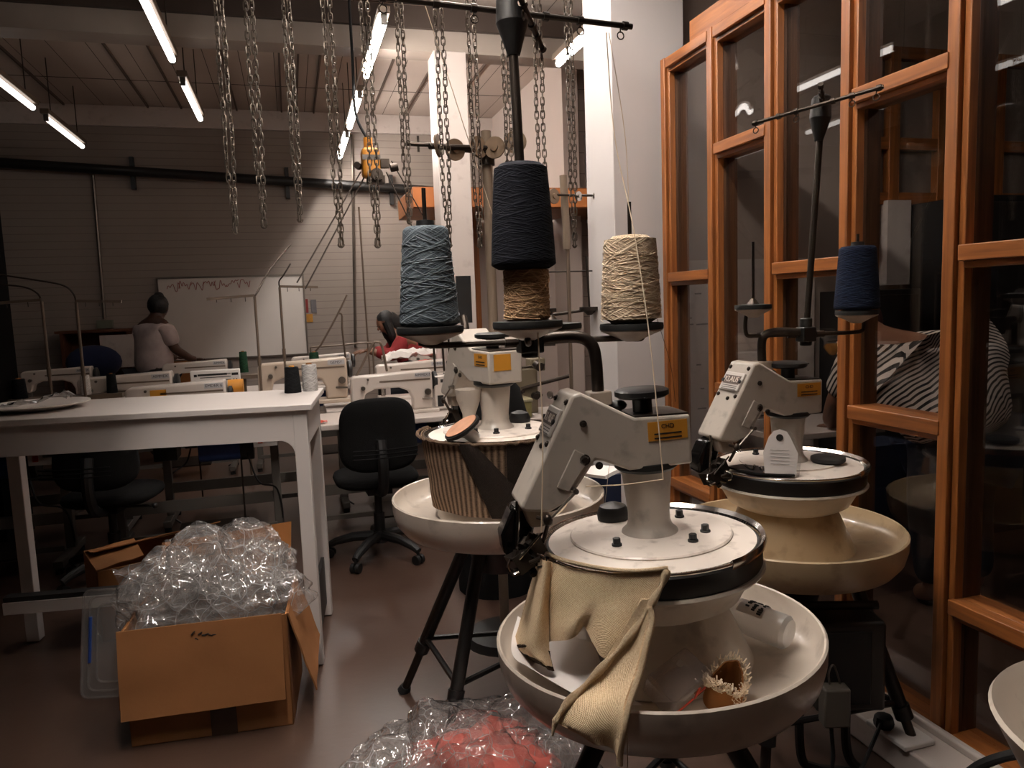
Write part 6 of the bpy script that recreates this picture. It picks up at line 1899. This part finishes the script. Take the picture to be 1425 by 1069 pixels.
tag(b.build('cable', rubber), 'black cable hanging under the control box', 'cable')
b = MB(); b.tube(smooth_path([(1.60, 1.52, 0.02), (1.605, 1.46, 0.12), (1.62, 1.40, 0.22), (1.655, 1.32, 0.295), (1.70, 1.24, 0.33), (1.76, 1.15, 0.33)], 8), 0.013, 10)
tag(b.build('hose', rubber), 'thick black hose arching in the bottom right corner', 'hose')
# fourth machine, only its tray shows at the right edge
m4 = thing('machine_tray', 'cream catch tray of a machine at the right edge of the view', 'tray', (1.345, 0.77, 0))
b = MB(); b.lathe([(0.02, 0.50), (0.10, 0.505), (0.19, 0.56), (0.270, 0.705), (0.283, 0.722), (0.288, 0.714), (0.205, 0.545), (0.11, 0.47), (0.02, 0.465)], 64, caps=False); b.build('bowl', tray_paint, m4)
b = MB(); b.cyl((0, 0, 0.02), (0, 0, 0.48), 0.045, seg=18); b.cyl((0, 0, 0), (0, 0, 0.025), 0.15, seg=24); b.build('stand', black_iron, m4)

# ================================================================ people
def head_parts(root, c, fwd, r, skin_m, hair_m, bun=False, long=False):
    """ears, eyes, mouth and hair on the head at c looking along fwd"""
    f = V(fwd).normalized()
    s_ = f.cross(V((0, 0, 1))).normalized()
    u_ = s_.cross(f)
    c = V(c)
    b_ = MB()
    for sg in (-1, 1):
        b_.ball(c + s_ * (sg * r * 0.92) - u_ * 0.01, 0.020, 10, (0.6, 0.9, 1.5))
    b_.ball(c + f * (r * 1.12) - u_ * 0.012, 0.014, 8, (1, 1, 1.3))
    b_.build('ear_and_nose', skin_m, root)
    b_ = MB()
    for sg in (-1, 1):
        b_.ball(c + f * (r * 0.93) + s_ * (sg * 0.030) + u_ * 0.012, 0.010, 8)
    b_.build('eye', ink, root)
    b_ = MB(); b_.ball(c + f * (r * 0.98) - u_ * 0.052, 0.016, 8, (1.4, 0.8, 0.4)); b_.build('mouth', pm('lips_%d' % int(c.y * 100), srgb(92, 50, 42), 0.5), root)
    b_ = MB()
    g = bmesh.ops.create_uvsphere(b_.bm, u_segments=28, v_segments=18, radius=1)
    for v_ in g['verts']:
        d = v_.co.copy()
        k_ = 1 + 0.05 * noise.noise(d * 5)
        p = d * (r * 1.12 * k_)
        v_.co = c + V((p.x, p.y, p.z * 1.10)) - f * 0.018 + u_ * 0.02
    # open the face
    kill = [v_ for v_ in b_.bm.verts if (v_.co - c).dot(f) > r * 0.42 and (v_.co - c).dot(u_) < r * 0.62]
    bmesh.ops.delete(b_.bm, geom=kill, context='VERTS')
    if bun:
        b_.ball(c + u_ * (r * 1.28) - f * 0.02, r * 0.52, 16, (1.05, 1.05, 0.9))
    if long:
        b_.tube(smooth_path([c - f * 0.05 + u_ * 0.03, c - f * 0.085 - u_ * 0.08, c - f * 0.07 - u_ * 0.20, c - f * 0.05 - u_ * 0.30], 6), [0.085, 0.088, 0.09, 0.09, 0.092, 0.092, 0.09, 0.088, 0.086, 0.082, 0.08, 0.078, 0.075, 0.072, 0.068, 0.06, 0.05, 0.04, 0.02][:19], 14)
        for sg in (-1, 1):
            b_.tube(smooth_path([c + s_ * (sg * r * 0.85) + u_ * 0.02, c + s_ * (sg * r * 1.0) - u_ * 0.12 + f * 0.03, c + s_ * (sg * r * 0.8) - u_ * 0.26 + f * 0.05], 6), [0.05] * 4 + [0.045] * 4 + [0.035] * 4 + [0.02], 10)
    b_.build('hair', hair_m, root)

def add_head(body, c, r, fwd):
    """skull and jaw joined into the body's own mesh"""
    f = V(fwd).normalized()
    bm_ = bmesh.new()
    bm_.from_mesh(body.data)
    g = bmesh.ops.create_uvsphere(bm_, u_segments=24, v_segments=16, radius=r)
    u_ = f.cross(V((0, 0, 1))).normalized().cross(f)
    s_ = f.cross(u_)
    for v_ in g['verts']:
        p = v_.co.copy()
        k_ = 1.0 - 0.18 * max(0.0, -p.z / r)
        v_.co = V(c) + f * (p.y * 1.02 * (k_ if p.y < 0 else 1.0)) + s_ * (p.x * 0.86 * k_) + u_ * (p.z * 1.18)
    for f_ in bm_.faces:
        f_.smooth = True
    bm_.to_mesh(body.data)
    bm_.free()

def hand(b_, wrist, d, up_, r=0.009, size=1.0):
    """palm with four curled fingers and a thumb, into one builder"""
    d = V(d).normalized(); s_ = d.cross(V(up_)).normalized(); n_ = s_.cross(d)
    w_ = V(wrist)
    b_.ball(w_ + d * 0.045 * size, 0.04 * size, 12, (1, 1, 1), Matrix((d * 1.15, s_ * 0.95, n_ * 0.38)).transposed())
    for k_, (o_, L_) in enumerate(((-0.030, 0.062), (-0.010, 0.074), (0.010, 0.070), (0.028, 0.054))):
        a = w_ + d * 0.080 * size + s_ * o_ * size
        b_.tube(smooth_path([a, a + d * L_ * 0.5 * size - n_ * 0.006, a + d * L_ * 0.85 * size - n_ * 0.022, a + d * L_ * size - n_ * 0.036], 3), [r * size * q for q in (1, 1, 0.97, 0.95, 0.93, 0.9, 0.86, 0.82, 0.75, 0.6)], 8)
    a = w_ + d * 0.025 * size - s_ * 0.030 * size
    b_.tube(smooth_path([a, a + d * 0.025 * size - s_ * 0.026 * size, a + d * 0.055 * size - s_ * 0.034 * size - n_ * 0.012], 3), [r * 1.15 * size, r * 1.1 * size, r * size, r * size, r * 0.95 * size, r * 0.9 * size, r * 0.7 * size], 8)

tee = pm('pale_printed_tee', srgb(176, 160, 156), 0.85, var=0.32, scale=11, bump=0.2, bscale=14)
maroon = pm('maroon_jumper', srgb(132, 34, 36), 0.9, var=0.15, scale=24, bump=0.15, bscale=40)

# standing person, seen from behind, turned to the right
P1 = V((-1.33, 8.05, 0))
p1 = thing('person', 'person with a high dark bun in a pale printed t-shirt standing by the whiteboard', 'person', P1, 0.75)
def o1(x, y, z): return (x, y, z)
sk = [(o1(0, 0, 0.93), (0.15, 0.12)), (o1(0.01, 0.0, 1.08), (0.135, 0.105)), (o1(0.02, 0.0, 1.24), (0.15, 0.11)), (o1(0.04, 0.0, 1.36), (0.11, 0.09)), (o1(0.075, 0.0, 1.42), 0.052), (o1(0.10, 0.0, 1.47), 0.070), (o1(0.115, 0.0, 1.535), 0.078),
      (o1(0.045, -0.17, 1.335), 0.055), (o1(0.10, -0.21, 1.10), 0.042), (o1(0.27, -0.20, 1.00), 0.032), (o1(0.34, -0.19, 0.985), 0.024),
      (o1(0.045, 0.17, 1.335), 0.055), (o1(0.12, 0.20, 1.10), 0.042), (o1(0.30, 0.16, 1.01), 0.032), (o1(0.37, 0.15, 0.995), 0.024),
      (o1(0, -0.10, 0.86), 0.095), (o1(0.01, -0.11, 0.48), 0.06), (o1(-0.01, -0.11, 0.08), 0.04), (o1(0.10, -0.12, 0.035), 0.035),
      (o1(0, 0.10, 0.86), 0.095), (o1(0.01, 0.11, 0.48), 0.06), (o1(-0.01, 0.11, 0.08), 0.04), (o1(0.10, 0.12, 0.035), 0.035)]
ed = [(0, 1), (1, 2), (2, 3), (3, 4), (4, 5), (5, 6), (3, 7), (7, 8), (8, 9), (9, 10), (3, 11), (11, 12), (12, 13), (13, 14), (0, 15), (15, 16), (16, 17), (17, 18), (0, 19), (19, 20), (20, 21), (21, 22)]
add_head(skinned('body', sk, ed, skin_dark, p1), (0.112, 0, 1.515), 0.092, (0.90, 0.30, -0.25))
skinned('t_shirt', [(o1(0, 0, 0.80), (0.195, 0.165)), (o1(0.01, 0, 1.06), (0.180, 0.150)), (o1(0.02, 0, 1.25), (0.175, 0.135)), (o1(0.045, 0, 1.365), (0.13, 0.105)), (o1(0.045, -0.175, 1.33), 0.074), (o1(0.085, -0.215, 1.13), 0.068), (o1(0.045, 0.175, 1.33), 0.074), (o1(0.10, 0.21, 1.13), 0.068)],
        [(0, 1), (1, 2), (2, 3), (3, 4), (4, 5), (3, 6), (6, 7)], tee, p1)
skinned('trousers', [(o1(0, 0, 0.93), (0.165, 0.135)), (o1(0, -0.10, 0.84), 0.11), (o1(0.01, -0.115, 0.48), 0.078), (o1(-0.01, -0.115, 0.10), 0.065), (o1(0, 0.10, 0.84), 0.11), (o1(0.01, 0.115, 0.48), 0.078), (o1(-0.01, 0.115, 0.10), 0.065)],
        [(0, 1), (1, 2), (2, 3), (0, 4), (4, 5), (5, 6)], denim, p1)
head_parts(p1, (0.112, 0.0, 1.515), (0.90, 0.30, -0.25), 0.088, skin_dark, hair_black, bun=True)
b = MB(); hand(b, (0.34, -0.19, 0.985), (1, 0.1, -0.1), (0, 0, 1)); b.build('hand', skin_dark, p1)
b = MB(); hand(b, (0.37, 0.15, 0.995), (1, -0.1, -0.1), (0, 0, 1)); b.build('hand', skin_dark, p1)

# seated person in maroon, leaning left over the table
P2 = V((1.02, 7.95, 0))
p2 = thing('person', 'person with long dark hair in a maroon jumper bending over a back row sewing machine', 'person', P2)
sk = [((0.30, 0, 0.56), (0.15, 0.16)), ((0.27, 0, 0.74), (0.13, 0.14)), ((0.19, 0, 0.92), (0.13, 0.15)), ((0.09, 0, 1.08), (0.10, 0.12)), ((0.02, 0, 1.16), 0.052), ((-0.045, 0, 1.225), 0.070), ((-0.075, 0, 1.285), 0.080),
      ((0.08, -0.17, 1.07), 0.058), ((-0.04, -0.22, 0.94), 0.044), ((-0.22, -0.20, 0.98), 0.034), ((-0.30, -0.19, 1.00), 0.024),
      ((0.08, 0.17, 1.07), 0.058), ((-0.05, 0.20, 0.94), 0.044), ((-0.20, 0.16, 0.97), 0.034), ((-0.28, 0.14, 0.99), 0.024),
      ((0.24, -0.11, 0.54), 0.09), ((-0.10, -0.12, 0.54), 0.065), ((-0.12, -0.12, 0.08), 0.042), ((-0.22, -0.12, 0.035), 0.035),
      ((0.24, 0.11, 0.54), 0.09), ((-0.10, 0.12, 0.54), 0.065), ((-0.12, 0.12, 0.08), 0.042), ((-0.22, 0.12, 0.035), 0.035)]
add_head(skinned('body', sk, ed, skin_brown, p2), (-0.072, 0, 1.27), 0.092, (-0.85, -0.15, -0.50))
skinned('jumper', [((0.30, 0, 0.60), (0.175, 0.18)), ((0.27, 0, 0.76), (0.16, 0.165)), ((0.19, 0, 0.93), (0.155, 0.17)), ((0.09, 0, 1.085), (0.125, 0.14)), ((0.075, -0.175, 1.065), 0.085), ((-0.04, -0.225, 0.94), 0.066), ((-0.22, -0.20, 0.985), 0.050), ((0.075, 0.175, 1.065), 0.085), ((-0.05, 0.205, 0.94), 0.066), ((-0.20, 0.16, 0.975), 0.050)],
        [(0, 1), (1, 2), (2, 3), (3, 4), (4, 5), (5, 6), (3, 7), (7, 8), (8, 9)], maroon, p2)
skinned('trousers', [((0.30, 0, 0.55), (0.16, 0.17)), ((0.22, -0.11, 0.54), 0.11), ((-0.10, -0.12, 0.545), 0.085), ((-0.12, -0.12, 0.10), 0.07), ((0.22, 0.11, 0.54), 0.11), ((-0.10, 0.12, 0.545), 0.085), ((-0.12, 0.12, 0.10), 0.07)],
        [(0, 1), (1, 2), (2, 3), (0, 4), (4, 5), (5, 6)], denim, p2)
head_parts(p2, (-0.072, 0.0, 1.27), (-0.85, -0.15, -0.50), 0.088, skin_brown, hair_black, long=True)
b = MB(); hand(b, (-0.30, -0.19, 1.00), (-1, 0.1, -0.15), (0, 0, 1)); b.build('hand', skin_brown, p2)
b = MB(); hand(b, (-0.28, 0.14, 0.99), (-1, -0.1, -0.1), (0, 0, 1)); b.build('hand', skin_brown, p2)
office_chair('black chair under the person in the maroon jumper', (1.36, 7.95, 0), PI / 2)

# person behind the glass in a striped shirt, bending forward with the back to the camera
stripe = bpy.data.materials.new('black_and_cream_stripes')
stripe.use_nodes = True
nt = stripe.node_tree
bs = nt.nodes['Principled BSDF']
tc = nd(nt, 'ShaderNodeTexCoord', -900)
mp = nd(nt, 'ShaderNodeMapping', -700)
mp.inputs['Location'].default_value = (-0.25, 0.10, -0.75)
nt.links.new(tc.outputs['Object'], mp.inputs[0])
wv = nd(nt, 'ShaderNodeTexWave', -500, wave_type='RINGS', rings_direction='SPHERICAL')
wv.inputs['Scale'].default_value = 19.0
wv.inputs['Distortion'].default_value = 1.2
wv.inputs['Detail'].default_value = 1.0
wv.inputs['Detail Scale'].default_value = 0.6
nt.links.new(mp.outputs[0], wv.inputs[0])
cr = nd(nt, 'ShaderNodeValToRGB', -300)
cr.color_ramp.interpolation = 'CONSTANT'
cr.color_ramp.elements[0].color = srgb(26, 21, 20)
cr.color_ramp.elements[1].position = 0.40
cr.color_ramp.elements[1].color = srgb(206, 192, 182)
nt.links.new(wv.outputs['Fac'], cr.inputs[0])
nt.links.new(cr.outputs[0], bs.inputs['Base Color'])
bs.inputs['Roughness'].default_value = 0.85
P3 = V((2.66, 2.66, 0))
p3 = thing('person', 'person in a black and cream striped shirt bending over behind the glass', 'person', P3)
sk = [((0.16, -0.06, 0.86), (0.14, 0.12)), ((0.13, 0.0, 1.00), (0.12, 0.11)), ((0.07, 0.10, 1.12), (0.12, 0.10)), ((0.03, 0.22, 1.18), (0.09, 0.07)), ((0.06, 0.33, 1.22), 0.055), ((0.075, 0.39, 1.23), 0.07), ((0.08, 0.45, 1.24), 0.08),
      ((-0.13, 0.22, 1.12), 0.055), ((-0.16, 0.34, 0.92), 0.042), ((-0.10, 0.46, 0.80), 0.034), ((-0.05, 0.48, 0.76), 0.024),
      ((0.21, 0.20, 1.14), 0.06), ((0.29, 0.30, 0.92), 0.045), ((0.24, 0.44, 0.79), 0.034), ((0.20, 0.50, 0.77), 0.024),
      ((0.06, -0.05, 0.80), 0.10), ((0.05, -0.02, 0.46), 0.065), ((0.05, -0.06, 0.08), 0.042), ((0.05, 0.04, 0.035), 0.035),
      ((0.27, -0.05, 0.80), 0.10), ((0.28, -0.02, 0.46), 0.065), ((0.28, -0.06, 0.08), 0.042), ((0.28, 0.04, 0.035), 0.035)]
add_head(skinned('body', sk, ed, skin_brown, p3), (0.085, 0.46, 1.26), 0.092, (0.1, 0.85, -0.6))
skinned('striped_shirt', [((0.16, -0.10, 0.74), (0.25, 0.20)), ((0.14, -0.04, 0.94), (0.25, 0.20)), ((0.08, 0.06, 1.10), (0.25, 0.20)), ((0.03, 0.20, 1.18), (0.22, 0.17)), ((-0.13, 0.24, 1.12), 0.085), ((-0.16, 0.34, 0.93), 0.065), ((0.21, 0.24, 1.12), 0.085), ((0.28, 0.36, 0.95), 0.065)],
        [(0, 1), (1, 2), (2, 3), (3, 4), (4, 5), (3, 6), (6, 7)], stripe, p3)
skinned('trousers', [((0.165, -0.05, 0.82), (0.18, 0.15)), ((0.06, -0.05, 0.76), 0.115), ((0.05, -0.02, 0.46), 0.085), ((0.05, -0.06, 0.10), 0.07), ((0.27, -0.05, 0.76), 0.115), ((0.28, -0.02, 0.46), 0.085), ((0.28, -0.06, 0.10), 0.07)],
        [(0, 1), (1, 2), (2, 3), (0, 4), (4, 5), (5, 6)], denim, p3)
head_parts(p3, (0.085, 0.46, 1.26), (0.1, 0.85, -0.6), 0.088, skin_brown, hair_auburn)
b = MB(); hand(b, (-0.05, 0.48, 0.76), (0.4, 1, -0.1), (0, 0, 1)); b.build('hand', skin_brown, p3)
b = MB(); hand(b, (0.20, 0.50, 0.77), (-0.4, 1, -0.1), (0, 0, 1)); b.build('hand', skin_brown, p3)
wt = thing('inner_table', 'table in the small room the striped person bends over', 'table', (2.78, 3.32, 0))
b = MB(); b.box((0, 0, 0.735), (1.1, 0.50, 0.03)); b.build('tabletop', white_top, wt, bevel=0.004)
for x in (-0.5, 0.5):
    for y in (-0.2, 0.2):
        b = MB(); b.box((x, y, 0.36), (0.045, 0.045, 0.72)); b.build('leg', black_iron, wt)
b = MB(); b.grid(crumpled((3.05, 1.75, 0.86), 0.22, 0.18, 0.12, 2.2, 0.3, 60, -0.5))
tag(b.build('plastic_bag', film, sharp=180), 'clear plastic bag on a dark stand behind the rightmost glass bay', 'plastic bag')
b = MB(); b.box((3.05, 1.75, 0.77), (0.60, 0.42, 0.05)); b.box((3.05, 1.75, 0.37), (0.50, 0.36, 0.75))
tag(b.build('dark_stand', black_plastic, bevel=0.004), 'dark stand behind the rightmost glass bay', 'stand')
